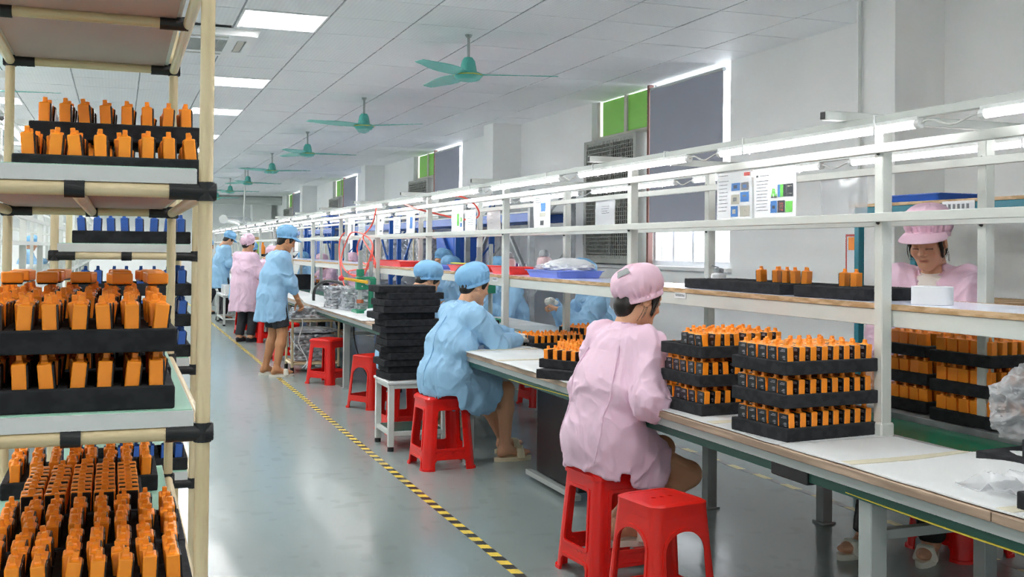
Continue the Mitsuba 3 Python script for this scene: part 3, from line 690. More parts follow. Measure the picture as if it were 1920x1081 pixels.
# the 290 or so cases that show largest stand as things of their own
VISIBLE = set(k for r in '0-8 16 24 32 40-48 56 64 72 80-88 96 104 112 120-122 128 136 144 152 160-163 168 176 184 192 200-208 216 324 332 340 348 356-357 364 372 380 388 396-399 404 412 420 428 436 444 452 460 476 484 492 500 516-517 524 532 540 639 642 645 648 787 789-790 792-795 806-813 818-819 822 886-893 927-933 936-937 941 943 952-953 967-973 976-979 981 983-984 987-988 991 997 999 1001 1010 1047-1050 1167-1173 1175-1181 1183-1197 1199-1274 1276 1279-1283 1286-1290 1293 1298 1302 1305 1318 1326-1327 1329 1333 1337 1340 1343 1345-1346 1352 1354'.split() for k in range(int(r.split('-')[0]), int(r.split('-')[-1])+1))  #VISIBLE#
def emit_cases():
    left_v, left_f, n, cv, cf, m = [], [], 0, [], [], 0
    cnt = {}
    for idx, (M, where, what, grp) in enumerate(CASES):
        if what == 'blue':
            t = thing('blue_case', where, 'case', grp); o = M
            put(t, 'body', B_body, None, to_world=o); put(t, 'cover', B_cov, None, to_world=o); continue
        d = M[:3, 3]-EYE
        if VISIBLE is None or idx in VISIBLE:
            t = thing('orange_case', where, 'case', grp)
            put(t, 'body', C_body, None, to_world=M); put(t, 'cover', C_cov, None, to_world=M)
            if d[0] > 1 and d[1] < 4.2: put(t, 'printed_lines', C_print, None, to_world=M)
        else:
            left_v.append(bb[0]@M[:3, :3].T+M[:3, 3]); left_f.append(bb[1]+n); n += len(bb[0])
            cv.append(cc[0]@M[:3, :3].T+M[:3, 3]); cf.append(cc[1]+m); m += len(cc[0])
    if left_v:
        scene['orange_case_rest__bodies'] = mikit.ply((np.vstack(left_v), np.vstack(left_f)), 'm_orange', smooth=35)
        scene['orange_case_rest__covers'] = mikit.ply((np.vstack(cv), np.vstack(cf)), 'm_black_cover', smooth=35)
        labels['orange_case_rest'] = {'label': 'further orange cases deep inside the trays', 'category': 'case', 'kind': 'stuff'}
emit_cases()
# tall stack of foam trays on the white side table
z = .482
for k in range(14):
    h = TRH*(1.0 if k != 13 else 1.3)
    lab = f'black foam tray, {ORD[13-k]} from the top of the tall stack, side table'
    single('foam_tray', lab, 'tray', flat_s, None, group='tall stack of black trays', to_world=M4(rotz(RNG.normal(0.02, .05)), (1.955+[.02, .03, .0, .035, .0, .03, .015, -.03, .0, -.04, -.01, -.035, .005, -.04][k]+RNG.normal(0, .008), 7.36+RNG.normal(0, .015), z)))
    z += TRH*1.02
# ================================================================== plastic stools
def stool_parts(kind):
    H, bt, bb_, th = .462, (.128 if kind == 'arch' else .142), (.168 if kind == 'arch' else .178), .005
    def sq(r, c): return m3.CrossSection.square([2*(r-c), 2*(r-c)], True).offset(c, m3.JoinType.Round, circular_segments=24)
    def shell(off, top):
        f = lambda z: bb_+(bt-bb_)*z/H
        lo, hi = f(0)+off, f(top)+off
        return m3.Manifold.extrude(sq(lo, .05), top, scale_top=(hi/lo, hi/lo))
    outer = shell(0, H-.035); inner = shell(-th, H-.045).translate([0, 0, -.001])
    cap = m3.Manifold.batch_hull([m3.Manifold.extrude(sq(bt+.012, .05), .018).translate([0, 0, H-.034]), m3.Manifold.extrude(sq(bt-.004, .05), .004).translate([0, 0, H-.0045])])
    if kind == 'arch': cap = m3.Manifold.batch_hull([m3.Manifold.extrude(sq(bt+.006, .05), .045).translate([0, 0, H-.052]), m3.Manifold.extrude(sq(bt-.006, .05), .004).translate([0, 0, H-.0045])])
    cap = cap-m3.Manifold.extrude(sq(bt-.02, .05), .003).translate([0, 0, H-.002])-m3.Manifold.extrude(sq(bt+.002, .05), .034 if kind == 'arch' else .022).translate([0, 0, H-.054 if kind == 'arch' else H-.036])
    for a in range(3): cap = cap-m3.Manifold.cylinder(.02, .009, .009, 16).translate([-.04+.04*a, 0, H-.012])
    # openings in the sides
    def opening(grow):
        g = grow
        if kind == 'arch':
            pts = [(-.098-g, .115-g), (.098+g, .115-g)]
            arc = [((.092+g)*math.cos(t), .285+(.075+g)*math.sin(t)) for t in np.linspace(0, math.pi, 18)]
            up = m3.CrossSection([pts+arc])
        else:
            up = m3.CrossSection([[(-.095-g, .135-g), (.095+g, .135-g), (.078+g, .375+g), (-.078-g, .375+g)]]).offset(-.015).offset(.015, m3.JoinType.Round, circular_segments=16)
        lowpts = [(-.108-g, -.02), (.108+g, -.02), (.104+g, .052+g), (.09+g, .066+g), (-.09-g, .066+g), (-.104-g, .052+g)]
        return up, m3.CrossSection([lowpts])
    def prism(cs): return m3.Manifold.extrude(cs, .8).rotate([90, 0, 0]).translate([0, .4, 0])
    up, low = opening(0); up2, low2 = opening(.013)
    hole = prism(up)+prism(low); hole = hole+hole.rotate([0, 0, 90])
    hole2 = prism(up2)+prism(low2); hole2 = hole2+hole2.rotate([0, 0, 90])
    body = outer-inner-hole
    rim = (shell(.0045, H-.037)-shell(-.001, H-.02).translate([0, 0, -.001]))^(hole2-hole)
    foot = (shell(.007, .4)-shell(-.004, .42).translate([0, 0, -.001])-hole)^m3.Manifold.cube([2, 2, .014], True).translate([0, 0, .007])
    body = body+rim+foot
    parts = [('seat', cap+(body^m3.Manifold.cube([2, 2, 1], True).translate([0, 0, .39+.5])))]
    low_ = body-m3.Manifold.cube([2, 2, 1], True).translate([0, 0, .39+.5])
    zb = m3.Manifold.cube([2, 2, .055], True).translate([0, 0, .0925 if kind != 'arch' else .090])
    band = low_^zb
    for k in range(4):
        c = m3.Manifold.cube([.198, .4, .055], True).translate([0, .2, .09 if kind == 'arch' else .0925]).rotate([0, 0, 90*k])
        parts.append(('stretcher', band^c))
    strs = parts[1][1]+parts[2][1]+parts[3][1]+parts[4][1]
    legs = low_-strs
    for k in range(4):
        parts.append(('leg', legs^m3.Manifold.cube([1, 1, 1]).rotate([0, 0, 90*k])))
    return [(n, shape(m, 'm_red_b' if kind == 'arch' else 'm_red', 25)) for n, m in parts if m.num_tri() > 0]
ST = {'bar': stool_parts('bar'), 'arch': stool_parts('arch')}
def stool(x, y, rot, kind, label, z=0):
    t = thing('plastic_stool', label, 'stool', None)
    for n, s in ST[kind]: put(t, n, s, None, to_world=M4(rotz(rot), (x, y, z)))
    return t
stool(2.03, 4.20, .10, 'bar', 'red plastic stool under the seated worker in pink')
stool(1.965, 3.60, .16, 'arch', 'red plastic stool with arched sides empty in the foreground')
stool(1.985, 6.60, .06, 'bar', 'red plastic stool under the seated worker in blue')
stool(2.07, 10.98, .68, 'bar', 'empty red stool near the standing man cart, in front of stacked foil trays')
stool(2.12, 9.20, .55, 'arch', 'empty red stool with arched sides behind the white side table')
stool(2.08, 7.95, .1, 'bar', 'red stool of the worker hidden behind the black tray stack')
stool(1.98, 13.4, .1, 'bar', 'red stool behind the legs of the standing man')
stool(2.1, 16.0, .1, 'bar', 'red stool just beyond the standing worker in pink')
stool(2.3, 20.5, .2, 'bar', 'far red stool beside the low grey table')
stool(3.62, 8.9, .1, 'bar', 'red stool seen under the bench beyond the seated blue worker')
stool(3.74, 3.95, .1, 'bar', 'lower red stool of a nested pair across the bench'); stool(3.74, 3.95, .1, 'bar', 'upper red stool of the nested pair under the visored worker', z=.23)
stool(3.85, 7.6, .1, 'bar', 'red stool of the blue worker across the bench')
stool(1.98, 17.6, .1, 'bar', 'red stool of the bending pink worker far down the aisle')
# small white steel side table holding the black tray stack
def side_table(x0, x1, y0, y1, h, label, top='m_rack_board', shelf=True):
    t = thing('side_table', label, 'table')
    put(t, 'table_top', MB().span([x0, y0, h-.02], [x1, y1, h], .004), top)
    for x in (x0+.03, x1-.03):
        for y in (y0+.03, y1-.03):
            l = put(t, 'leg', MB().span([x-.02, y-.02, .03], [x+.02, y+.02, h-.02], .002), 'm_white2')
            put(l, 'foot', MB().tube([[x, y, 0], [x, y, .025]], .022, 12), 'm_black_joint', 30)
    for a, b in (((x0+.03, y0+.03), (x1-.03, y0+.03)), ((x0+.03, y1-.03), (x1-.03, y1-.03)), ((x0+.03, y0+.03), (x0+.03, y1-.03)), ((x1-.03, y0+.03), (x1-.03, y1-.03))):
        put(t, 'rail', MB().bar((a[0], a[1], h-.035), (b[0], b[1], h-.035), .03), 'm_white2')
        put(t, 'rail', MB().bar((a[0], a[1], .12), (b[0], b[1], .12), .03), 'm_white2')
    if shelf: put(t, 'shelf', MB().span([x0+.04, y0+.04, .13], [x1-.04, y1-.04, .138]), 'm_green_steel')
    return t
side_table(1.755, 2.20, 7.12, 7.56, .48, 'white steel side table carrying the tall stack of black trays')
side_table(1.75, 2.25, 19.3, 20.6, .55, 'low grey steel table far down the aisle with clear boxes on it', shelf=False)
# ================================================================== people
def smin(a, b, k):
    h = np.maximum(k-np.abs(a-b), 0)/k
    return np.minimum(a, b)-h*h*k*.25
def smax(a, b, k): return -smin(-a, -b, k)
def nets(D, org, h):
    """naive surface nets of the zero level (inside negative)"""
    s = D < 0; nx, ny, nz = D.shape
    c8 = [(0, 0, 0), (1, 0, 0), (0, 1, 0), (1, 1, 0), (0, 0, 1), (1, 0, 1), (0, 1, 1), (1, 1, 1)]
    sub = lambda A, c: A[c[0]:nx-1+c[0], c[1]:ny-1+c[1], c[2]:nz-1+c[2]]
    tot = sum(sub(s, c).astype(np.int8) for c in c8)
    idx = np.nonzero((tot > 0) & (tot < 8)); n = len(idx[0])
    ids = np.full((nx-1, ny-1, nz-1), -1, np.int64); ids[idx] = np.arange(n)
    val = np.stack([D[idx[0]+c[0], idx[1]+c[1], idx[2]+c[2]] for c in c8])
    P = np.zeros((n, 3)); cnt = np.zeros(n); C = np.array(c8, float)
    for a in range(8):
        for b in range(a+1, 8):
            if np.abs(C[a]-C[b]).sum() != 1: continue
            m = (val[a] < 0) != (val[b] < 0); t = val[a][m]/(val[a][m]-val[b][m])
            P[m] += C[a]+t[:, None]*(C[b]-C[a]); cnt[m] += 1
    P = (P/cnt[:, None]+np.stack(idx, 1))*h+org
    F = []
    for ax in range(3):
        o = [(1, 2), (2, 0), (0, 1)][ax]
        sl0 = [slice(None)]*3; sl1 = [slice(None)]*3; sl0[ax] = slice(0, -1); sl1[ax] = slice(1, None)
        a, b = s[tuple(sl0)], s[tuple(sl1)]
        e = np.nonzero(a != b); ok = (e[o[0]] > 0) & (e[o[1]] > 0) & (e[o[0]] < D.shape[o[0]]-1) & (e[o[1]] < D.shape[o[1]]-1)
        e = [q[ok] for q in e]; ins = a[tuple(e)]
        def cell(du, dv):
            q = [x.copy() for x in e]; q[o[0]] -= du; q[o[1]] -= dv; return ids[tuple(q)]
        Q = np.stack([cell(1, 1), cell(0, 1), cell(0, 0), cell(1, 0)], 1)
        Q[~ins] = Q[~ins][:, ::-1]; F.append(Q)
    F = np.vstack(F); F = F[(F >= 0).all(1)]
    return P, np.vstack([F[:, [0, 1, 2]], F[:, [0, 2, 3]]])
class Cap:
    """round cone from a to b, widened by sc along axis, optionally cut by planes (point, normal)"""
    def __init__(s, a, b, r0, r1=None, axis=None, sc=1.0, cuts=(), k=None, neg=False):
        s.a, s.b = np.asarray(a, float), np.asarray(b, float); s.r0, s.r1 = r0, r0 if r1 is None else r1
        s.axis = None if axis is None else np.asarray(axis, float)/np.linalg.norm(axis); s.sc, s.cuts, s.k, s.neg = sc, cuts, k, neg
    def box(s):
        R = max(s.r0, s.r1)*s.sc+.01; return np.minimum(s.a, s.b)-R, np.maximum(s.a, s.b)+R
    def dist(s, p):
        q = p-s.a; ba = s.b-s.a
        if s.axis is not None:
            q = q-(q@s.axis)[..., None]*s.axis*(1-1/s.sc); ba = ba-(ba@s.axis)*s.axis*(1-1/s.sc)
        L = ba@ba
        t = np.clip(q@ba/L, 0, 1) if L > 1e-12 else np.zeros(q.shape[:-1])
        d = np.linalg.norm(q-t[..., None]*ba, axis=-1)-(s.r0+(s.r1-s.r0)*t)
        for pt, n in s.cuts: d = np.maximum(d, (p-np.asarray(pt))@np.asarray(n))
        return d
class Ell:
    def __init__(s, c, r, R=None, k=None, neg=False): s.c, s.r, s.R, s.k, s.neg = np.asarray(c, float), np.asarray(r, float), R, k, neg
    def box(s): m = s.r.max()+.01; return s.c-m, s.c+m
    def dist(s, p):
        q = p-s.c
        if s.R is not None: q = q@s.R
        k0 = np.linalg.norm(q/s.r, axis=-1); k1 = np.linalg.norm(q/s.r**2, axis=-1)
        return k0*(k0-1)/np.maximum(k1, 1e-9)
class Half:
    """keeps what lies on one side; post process"""
    def __init__(s, fn): s.fn = fn
def blob(prims, h, k, post=None):
    lo = np.min([p.box()[0] for p in prims if not p.neg], 0)-2.5*h-.01; hi = np.max([p.box()[1] for p in prims if not p.neg], 0)+2.5*h+.01
    n = np.ceil((hi-lo)/h).astype(int)+1
    D = np.full(n, .2, np.float32); ax = [lo[i]+h*np.arange(n[i]) for i in range(3)]
    for p in prims:
        kk = p.k or k; a, b = p.box(); pad = kk+h
        i0 = np.clip(((a-pad-lo)/h).astype(int), 0, n-1); i1 = np.clip(((b+pad-lo)/h).astype(int)+2, 1, n)
        sl = tuple(slice(i0[i], i1[i]) for i in range(3))
        g = np.stack(np.meshgrid(*[ax[i][i0[i]:i1[i]] for i in range(3)], indexing='ij'), -1)
        d = p.dist(g); D[sl] = smax(D[sl], -d, kk) if p.neg else smin(D[sl], d, kk)
    if post is not None:
        g = np.stack(np.meshgrid(*ax, indexing='ij'), -1); D = post(D, g)
    return nets(D, lo, h)
def vnormals(v, f):
    n = np.zeros_like(v); c = np.cross(v[f[:, 1]]-v[f[:, 0]], v[f[:, 2]]-v[f[:, 0]])
    for k in range(3): np.add.at(n, f[:, k], c)
    return n/np.maximum(np.linalg.norm(n, axis=1, keepdims=True), 1e-12)

# ---- head, in its own frame: x right, y forward, z up, origin between the ears
SKIN = np.array(hexc('c9997a')); 
def head_prims():
    P = [Ell((0, -.014, .030), (.073, .092, .082)), Ell((0, .018, -.030), (.062, .066, .088)), Cap((0, .050, -.088), (0, .058, -.094), .024, .022),
         Cap((.048, .004, -.048), (.012, .052, -.090), .024), Cap((-.048, .004, -.048), (-.012, .052, -.090), .024), Ell((.040, .050, -.028), (.026, .026, .026)), Ell((-.040, .050, -.028), (.026, .026, .026)),
         Cap((0, -.022, -.05), (0, -.040, -.165), .052, .054)]
    P += [Cap((-.042, .062, .026), (0, .077, .024), .012, .011), Cap((.042, .062, .026), (0, .077, .024), .012, .011)]
    for s in (-1, 1): P += [Ell((s*.031, .088, .004), (.018, .016, .012), k=.012, neg=True), Ell((s*.031, .067, .002), (.0165, .0165, .013), k=.004)]
    P += [Cap((0, .079, .012), (0, .098, -.028), .0075, .0105, k=.012), Ell((.012, .086, -.032), (.009, .010, .008), k=.008), Ell((-.012, .086, -.032), (.009, .010, .008), k=.008)]
    P += [Cap((-.021, .070, -.062), (0, .0815, -.058), .0045, .006, k=.006), Cap((.021, .070, -.062), (0, .0815, -.058), .0045, .006, k=.006), Cap((-.014, .073, -.070), (.014, .073, -.070), .0065, k=.006),
          Cap((-.018, .086, -.0655), (.018, .086, -.0655), .0022, k=.004, neg=True)]
    for s in (-1, 1): P += [Ell((s*.075, -.010, -.006), (.009, .020, .033), R=rotz(-s*.35)@rotx(-.15), k=.006), Ell((s*.082, -.004, -.002), (.005, .010, .018), k=.004, neg=True)]
    return P
def head_colors(v, skin):
    x, y, z = np.abs(v[:, 0]), v[:, 1], v[:, 2]
    c = np.tile(skin, (len(v), 1)).astype(float)
    def blend(m, col): c[:] = c*(1-m[:, None])+np.array(col)*m[:, None]
    ss = lambda a, b, t: np.clip((t-a)/(b-a), 0, 1)**2*(3-2*np.clip((t-a)/(b-a), 0, 1))
    blend(.35*np.exp(-(((x-.042)/.02)**2+((z+.028)/.02)**2))*(y > .02), skin*np.array([1.1, .72, .68]))
    blend(.9*np.exp(-((np.abs(z+.0645)/.0085)**4+(x/.021)**4))*(y > .06), skin*np.array([.78, .42, .42]))
    blend(.75*np.exp(-((np.abs(z+.0655)/.0016)**2+(x/.02)**4))*(y > .06), skin*.25)
    bz = .0265+.05*(.03-np.abs(x-.030))*.35
    blend(.85*np.exp(-(((z-bz)/.0036)**2))*ss(.010, .016, x)*(1-ss(.046, .054, x))*(y > .03), [.02, .015, .012])
    ez = -.0035-.004*((x-.031)/.017)**2+.004
    blend(.95*np.exp(-(((z-ez+.004)/.0034)**2))*ss(.013, .017, x)*(1-ss(.045, .050, x))*(y > .045), [.015, .011, .01])
    return c
_HT = {}
def head_tpl(h):
    if h not in _HT: _HT[h] = blob(head_prims(), h, .022)
    return _HT[h]
_HR = {}
def hair_tpl(kind, h):
    if (kind, h) not in _HR:
        P = [Ell((0, -.020, .030), (.0795, .0955, .089))]
        if kind == 'long': P += [Ell((0, -.070, -.050), (.058, .042, .062)), Ell((0, -.085, -.045), (.040, .030, .035))]
        else: P += [Ell((0, -.058, -.030), (.062, .042, .055))]
        for s in (-1, 1): P += [Cap((s*.066, .040, .035), (s*.071, .032, -.012 if kind != 'long' else -.06), .015, .006)]
        def post(D, g):
            y, z, x = g[..., 1], g[..., 2], np.abs(g[..., 0])
            face = np.minimum(y-.030+.25*np.maximum(0, -z), .062-z)           # the face opening
            face = np.minimum(face, .066-x)
            ear = .026-np.sqrt((y+.006)**2+(z+.010)**2); ear = np.minimum(ear, x-.05)
            return np.maximum(D, np.maximum(face, ear))
        _HR[kind, h] = blob(P, h, .02, post)
    return _HR[kind, h]
def cap_mesh(scale=1.0, visor=False, seed=0, n=96):
    prof = np.array([(.090, -.032), (.097, -.030), (.096, -.018), (.093, -.010), (.100, .002), (.1065, .020), (.1085, .042), (.104, .066), (.092, .088), (.071, .105), (.040, .116), (.001, .120)])
    from scipy.interpolate import interp1d
    t = np.linspace(0, len(prof)-1, 30); pr = np.stack([interp1d(np.arange(len(prof)), prof[:, i], 'quadratic')(t) for i in range(2)], 1); pr[-1, 0] = .001
    th = np.arange(n)*2*np.pi/n; V = []
    for r, z in pr:
        w = math.exp(-(max(0, z+.006)/.040)**2); top = np.clip((z-.03)/.05, 0, 1)
        ph = 23*th+2.2*np.sin(3*th+seed)+1.3*np.sin(5*th+2*seed)
        q = np.stack([np.cos(th)*2.2+seed, np.sin(th)*2.2, np.full(n, z*18)], 1)
        rr = r*(1+.062*w*np.sin(ph)*(z > -.016)+.13*(meshkit.fbm(q, 3)-.5)*(z > -.008))
        zz = z+.018*(meshkit.fbm(q+7, 3)-.5)*(z > .01)
        V.append(np.stack([rr*np.cos(th), rr*1.08*np.sin(th), zz], 1))
    V = np.vstack(V); m = len(pr); k = np.arange(n); k2 = (k+1) % n
    F = np.vstack([np.stack([i*n+k, i*n+k2, (i+1)*n+k2, (i+1)*n+k], 1) for i in range(m-1)])
    V = np.vstack([V, [[0, 0, .02]]]); F = np.vstack([F[:, [0, 1, 2]], F[:, [0, 2, 3]], np.stack([k2, k, k*0+len(V)-1], 1)])
    return V*scale, F
def visor_mesh(scale=1.0, length=.055):
    V, nr, nt = [], 8, 28
    for lay in (.0015, -.0015):
        for i in range(nr):
            s = i/(nr-1)
            for j in range(nt):
                a = math.radians(-72+144*j/(nt-1)); w = math.cos(a*1.2)**.6 if abs(a*1.2) < math.pi/2 else 0
                r = .096+length*s*w
                V.append([r*math.sin(a), 1.08*r*math.cos(a), -.022-.024*s*s*w-.010*s*w+.004*w+lay-.012*(math.sin(a)**2)*s])
    F = []; N = nr*nt
    for i in range(nr-1):
        for j in range(nt-1):
            q = [i*nt+j, i*nt+j+1, (i+1)*nt+j+1, (i+1)*nt+j]; F.append(q[::-1]); F.append([N+x for x in q])
    for j in range(nt-1): a = (nr-1)*nt+j; F.append([a, a+1, N+a+1, N+a][::-1])
    for i in range(nr-1):
        for j in (0, nt-1): a, b = i*nt+j, (i+1)*nt+j; F.append([a, b, N+b, N+a] if j else [b, a, N+a, N+b])
    return np.array(V)*scale, np.array(F)
# ---- hand: origin at the wrist, y along the fingers, z out of the back of the hand, thumb on the +x side
_HAND = {}
def hand_tpl(curl, h, fat=0.0):
    key = (curl, h, fat)
    if key not in _HAND:
        P = [Cap((-.006, -.03, 0), (-.002, .01, 0), .024+fat, .022+fat, axis=(1, 0, 0), sc=1.25), Cap((.018, .030, 0), (.020, .078, 0), .0125+fat), Cap((-.024, .030, -.001), (-.026, .070, -.002), .0115+fat), Cap((0, .020, 0), (-.002, .080, .001), .0135+fat, axis=(1, 0, 0), sc=1.6)]
        for x, L, r, sp, dc in ((.026, .066, .0088, .07, 0), (.006, .074, .0090, .015, 5), (-.014, .068, .0086, -.04, 9), (-.032, .052, .0076, -.11, 14)):
            p = np.array([x, .082 if x > -.03 else .074, 0.]); a = 0; c = math.radians(curl+dc)
            d0 = np.array([math.sin(sp), math.cos(sp), 0])
            for j, (fr, cf) in enumerate(((.44, .7), (.31, 1.1), (.25, .8))):
                a += c*cf; q = p+L*fr*(d0*math.cos(a)+np.array([0, 0, -1])*math.sin(a))
                P.append(Cap(p, q, r*(1-.08*j)+fat, r*(.94-.09*j)+fat, k=.005)); p = q
        p = np.array([.022, .022, -.006]); c = math.radians(curl)
        for j, (d, L, r) in enumerate((((.75, .62, -.22), .042, .0125), ((.45, .82, -.28-.3*c), .032, .0100), ((.15, .9, -.35-.5*c), .026, .0088))):
            d = np.array(d)/np.linalg.norm(d); q = p+d*L; P.append(Cap(p, q, r+fat, r*.92+fat, k=.007)); p = q
        _HAND[key] = blob(P, h, .008)
    return _HAND[key]
def frame(y, z):
    y = np.asarray(y, float); y = y/np.linalg.norm(y); x = np.cross(y, z); x /= np.linalg.norm(x); return np.stack([x, y, np.cross(x, y)], 1)
def ik(a, t, l1, l2, pole):
    a, t = np.asarray(a, float), np.asarray(t, float); d = t-a; L = np.linalg.norm(d); u = d/L
    if L > (l1+l2)*.995: t = a+u*(l1+l2)*.995; L = (l1+l2)*.995
    x = (l1*l1-l2*l2+L*L)/(2*L); h = math.sqrt(max(l1*l1-x*x, 0)); p = np.asarray(pole, float); p = p-u*(p@u); p /= np.linalg.norm(p)
    return a+u*x+p*h, t
def shoe_mesh(kind):
    """origin under the ankle on the ground, y forward"""
    o = np.array([(math.sin(t)*.044*(1.0 if math.cos(t) > 0 else .80), .055+.135*math.cos(t)) for t in np.linspace(0, 2*np.pi, 36, endpoint=False)])[::-1]
    cs = m3.CrossSection([o.tolist()])
    th = .026
    sole = m3.Manifold.extrude(cs, th)
    if kind == 'slide':
        strap = m3.Manifold.batch_hull([m3.Manifold.sphere(.012, 12).scale([1, 2.4, 1]).translate([s*.044, .10, .024]) for s in (-1, 1)]+[m3.Manifold.sphere(.012, 12).scale([1.6, 2.2, .7]).translate([s*.018, .10, .078]) for s in (-1, 1)])
        hole = m3.Manifold.batch_hull([m3.Manifold.sphere(.028, 14).translate([0, y, .046]).scale([1.22, 1, 1]) for y in (-.05, .25)])
        return sole+(strap-hole)
    up = m3.Manifold.batch_hull([m3.Manifold.sphere(.036, 14).scale([1, 1.1, .8]).translate([0, y, z]) for y, z in ((-.035, .045), (.03, .055), (.12, .035), (.15, .030))])
    return sole+(up-m3.Manifold.sphere(.032, 14).scale([1, 1.4, 1.2]).translate([0, -.015, .085]))
_SH = {k: shoe_mesh(k) for k in ('slide', 'shoe')}

def person(label, pos, heading, pelvis_z=.56, lean=10, side=0, head=(0, 20), wrists=None, feet=None, coat='pink', hem=None, sit=True, h=.009, fine=False, male=False, cap=True, visor=False,
           cap_scale=1.0, patch=None, hair='long', gloves=(0, 0), shoes='slide', shoe_mat='m_offwhite', legs=None, leg_mat='m_dark', sleeve=.97, curl=(30, 30), skin=None, seat_carve=None, group=None, stat=1.0, seed=0,
           collar_open=False, pocket=False, palm=None, knee_out=.10, fullness=1.0, hood=0, cover=.68, seams=()):
    t = thing('person', label, 'person', group)
    skin = SKIN if skin is None else np.array(hexc(skin))
    hd = math.radians(heading); Rw = np.stack([[math.cos(hd), -math.sin(hd), 0], [math.sin(hd), math.cos(hd), 0], [0, 0, 1]], 1)
    W = lambda v: v@Rw.T+np.array([pos[0], pos[1], 0])
    Pz = np.array([0, 0, pelvis_z]); l, sd = math.radians(lean), math.radians(side)
    u = np.array([math.sin(sd), math.sin(l)*math.cos(sd), math.cos(l)*math.cos(sd)]); l2 = l*.45; u0 = np.array([math.sin(sd)*.5, math.sin(l2), math.cos(l2)]); u0 /= np.linalg.norm(u0)
    X = np.array([1., 0, 0]); C = Pz+.24*u0*stat; N = C+.25*u*stat
    sh = [N-.045*u+s*(.165 if male else .152)*stat*X+.0*u for s in (-1, 1)]
    hips = [Pz+s*.085*X for s in (-1, 1)]
    Yf = np.cross(u, X)*-1; Yf = np.cross(u, X); Yf = Yf*np.sign(Yf[1] if abs(Yf[1]) > 1e-6 else 1)
    hy, hp = math.radians(head[0]), math.radians(head[1])
    Rh = rotz(-hy)@rotx(-hp)
    hc = N+u*.050+np.array([0, .012, 0])+Rh@np.array([0, .020, .112])+0*u
    l1a, l2a = .275*stat, .245*stat
    if wrists is None: wrists = [(-.2, .35, pelvis_z+.25), (.2, .35, pelvis_z+.25)]
    arm = []
    for i, s in enumerate((-1, 1)):
        e, w = ik(sh[i], wrists[i], l1a, l2a, (s*.55, -.35, -.8)); arm.append((sh[i], e, w))
    leg = []
    tl, sl_ = .40*stat, .405*stat
    for i, s in enumerate((-1, 1)):
        f = feet[i] if feet is not None else ((s*.10, .30, 0) if sit else (s*.10, .02, 0))
        ank = np.array(f, float)+[0, 0, .085]
        k, a = ik(hips[i], ank, tl, sl_, (s*knee_out, 1, .35 if sit else 0)); leg.append((hips[i], k, a))
    # body: one mesh (trunk, limbs, head, hands)
    B = [Cap(Pz+[0, 0, -.01], C, .105, .10, X, 1.35), Cap(C, N-.09*u, .10, .095, X, 1.4), Cap(sh[0], sh[1], .052), Cap(N-.06*u, hc+Rh@np.array([0, -.03, -.10]), .052, .050)]
    for a, e, w in arm: B += [Cap(a, e, .047, .037), Cap(e, e+(w-e)*.4, .038, .036), Cap(e+(w-e)*.4, w, .036, .025)]
    for i, (a, k, n) in enumerate(leg):
        B += [Cap(a, k, .085, .055), Cap(k, k+(n-k)*.30, .053, .056), Cap(k+(n-k)*.30, n, .055, .032)]
        f = np.array(feet[i] if feet is not None else n-[0, 0, .085], float); fz = f[2]; dirf = np.array([(-1, 1)[i]*.18, .98, 0])
        ft = n+dirf*.115; ft[2] = fz+.050 if shoes else fz+.03
        heel = n-dirf*.03; heel[2] = fz+.055
        B += [Cap(n, heel, .033, .030), Cap(n+[0, 0, -.01], ft, .032, .024), Cap(ft, ft+dirf*.05, .022, .016, X, 1.5)]
        leg[i] = leg[i]+(f, dirf)
    v, f = blob(B, h, .030)
    V, F, col = [v], [f], [np.tile(skin*np.array([1, .97, .95]), (len(v), 1))]
    hv, hf = head_tpl(.0028 if fine else .005)
    V.append(hv@Rh.T*stat**.3+hc); F.append(hf); col.append(head_colors(hv, skin))
    gl = []
    for i, s in enumerate((-1, 1)):
        a, e, w = arm[i]; d = (w-e)/np.linalg.norm(w-e)
        pn = np.array([0, 0, 1.]) if palm is None or palm[i] is None else np.array(palm[i], float)
        dd = d*.8+np.array([-s*.18, .25, -.12]); Fm = frame(dd, pn)
        for fat, dst in ((0.0, None), (.0025, 1)) if gloves[i] else ((0.0, None),):
            tv, tf = hand_tpl(curl[i], .0034 if h < .011 else .005, fat); m = tv*([-s, 1, 1] if False else [(-1 if s > 0 else 1), 1, 1])
            tf2 = tf[:, ::-1] if s > 0 else tf
            m = m@Fm.T+w
            if dst is None: V.append(m); F.append(tf2); col.append(np.tile(skin, (len(m), 1)))
            else: gl.append((m, tf2))
    off, FF = 0, []
    for vv, ff in zip(V, F): FF.append(ff+off); off += len(vv)
    put(t, 'body', (W(np.vstack(V)), np.vstack(FF)), 'm_skin', True, color=np.vstack(col))
    for m, tf2 in gl: put(t, 'glove', (W(m), tf2), 'm_glove', True)
    # coat
    if coat:
        fu = fullness; cm = 'm_pink' if coat == 'pink' else 'm_blue'
        sw = .150*fu
        K = [Cap(Pz+[0, -.012, .03], C-[0, .01, 0], sw, .138*fu, X, 1.25), Cap(C-[0, .012, 0], N-.10*u-[0, .008, 0], .138*fu, .112, X, 1.42), Cap(sh[0]-.005*u, sh[1]-.005*u, .066), Cap(N-.05*u, N+.012*u+[0, .006, 0], .085, .064)]
        for a, e, w in arm:
            dw = (w-e)/np.linalg.norm(w-e); end = e+(w-e)*sleeve
            K += [Cap(a, e, .078, .066), Cap(e, end+dw*.03, .066, .043, cuts=[(end, dw)])]
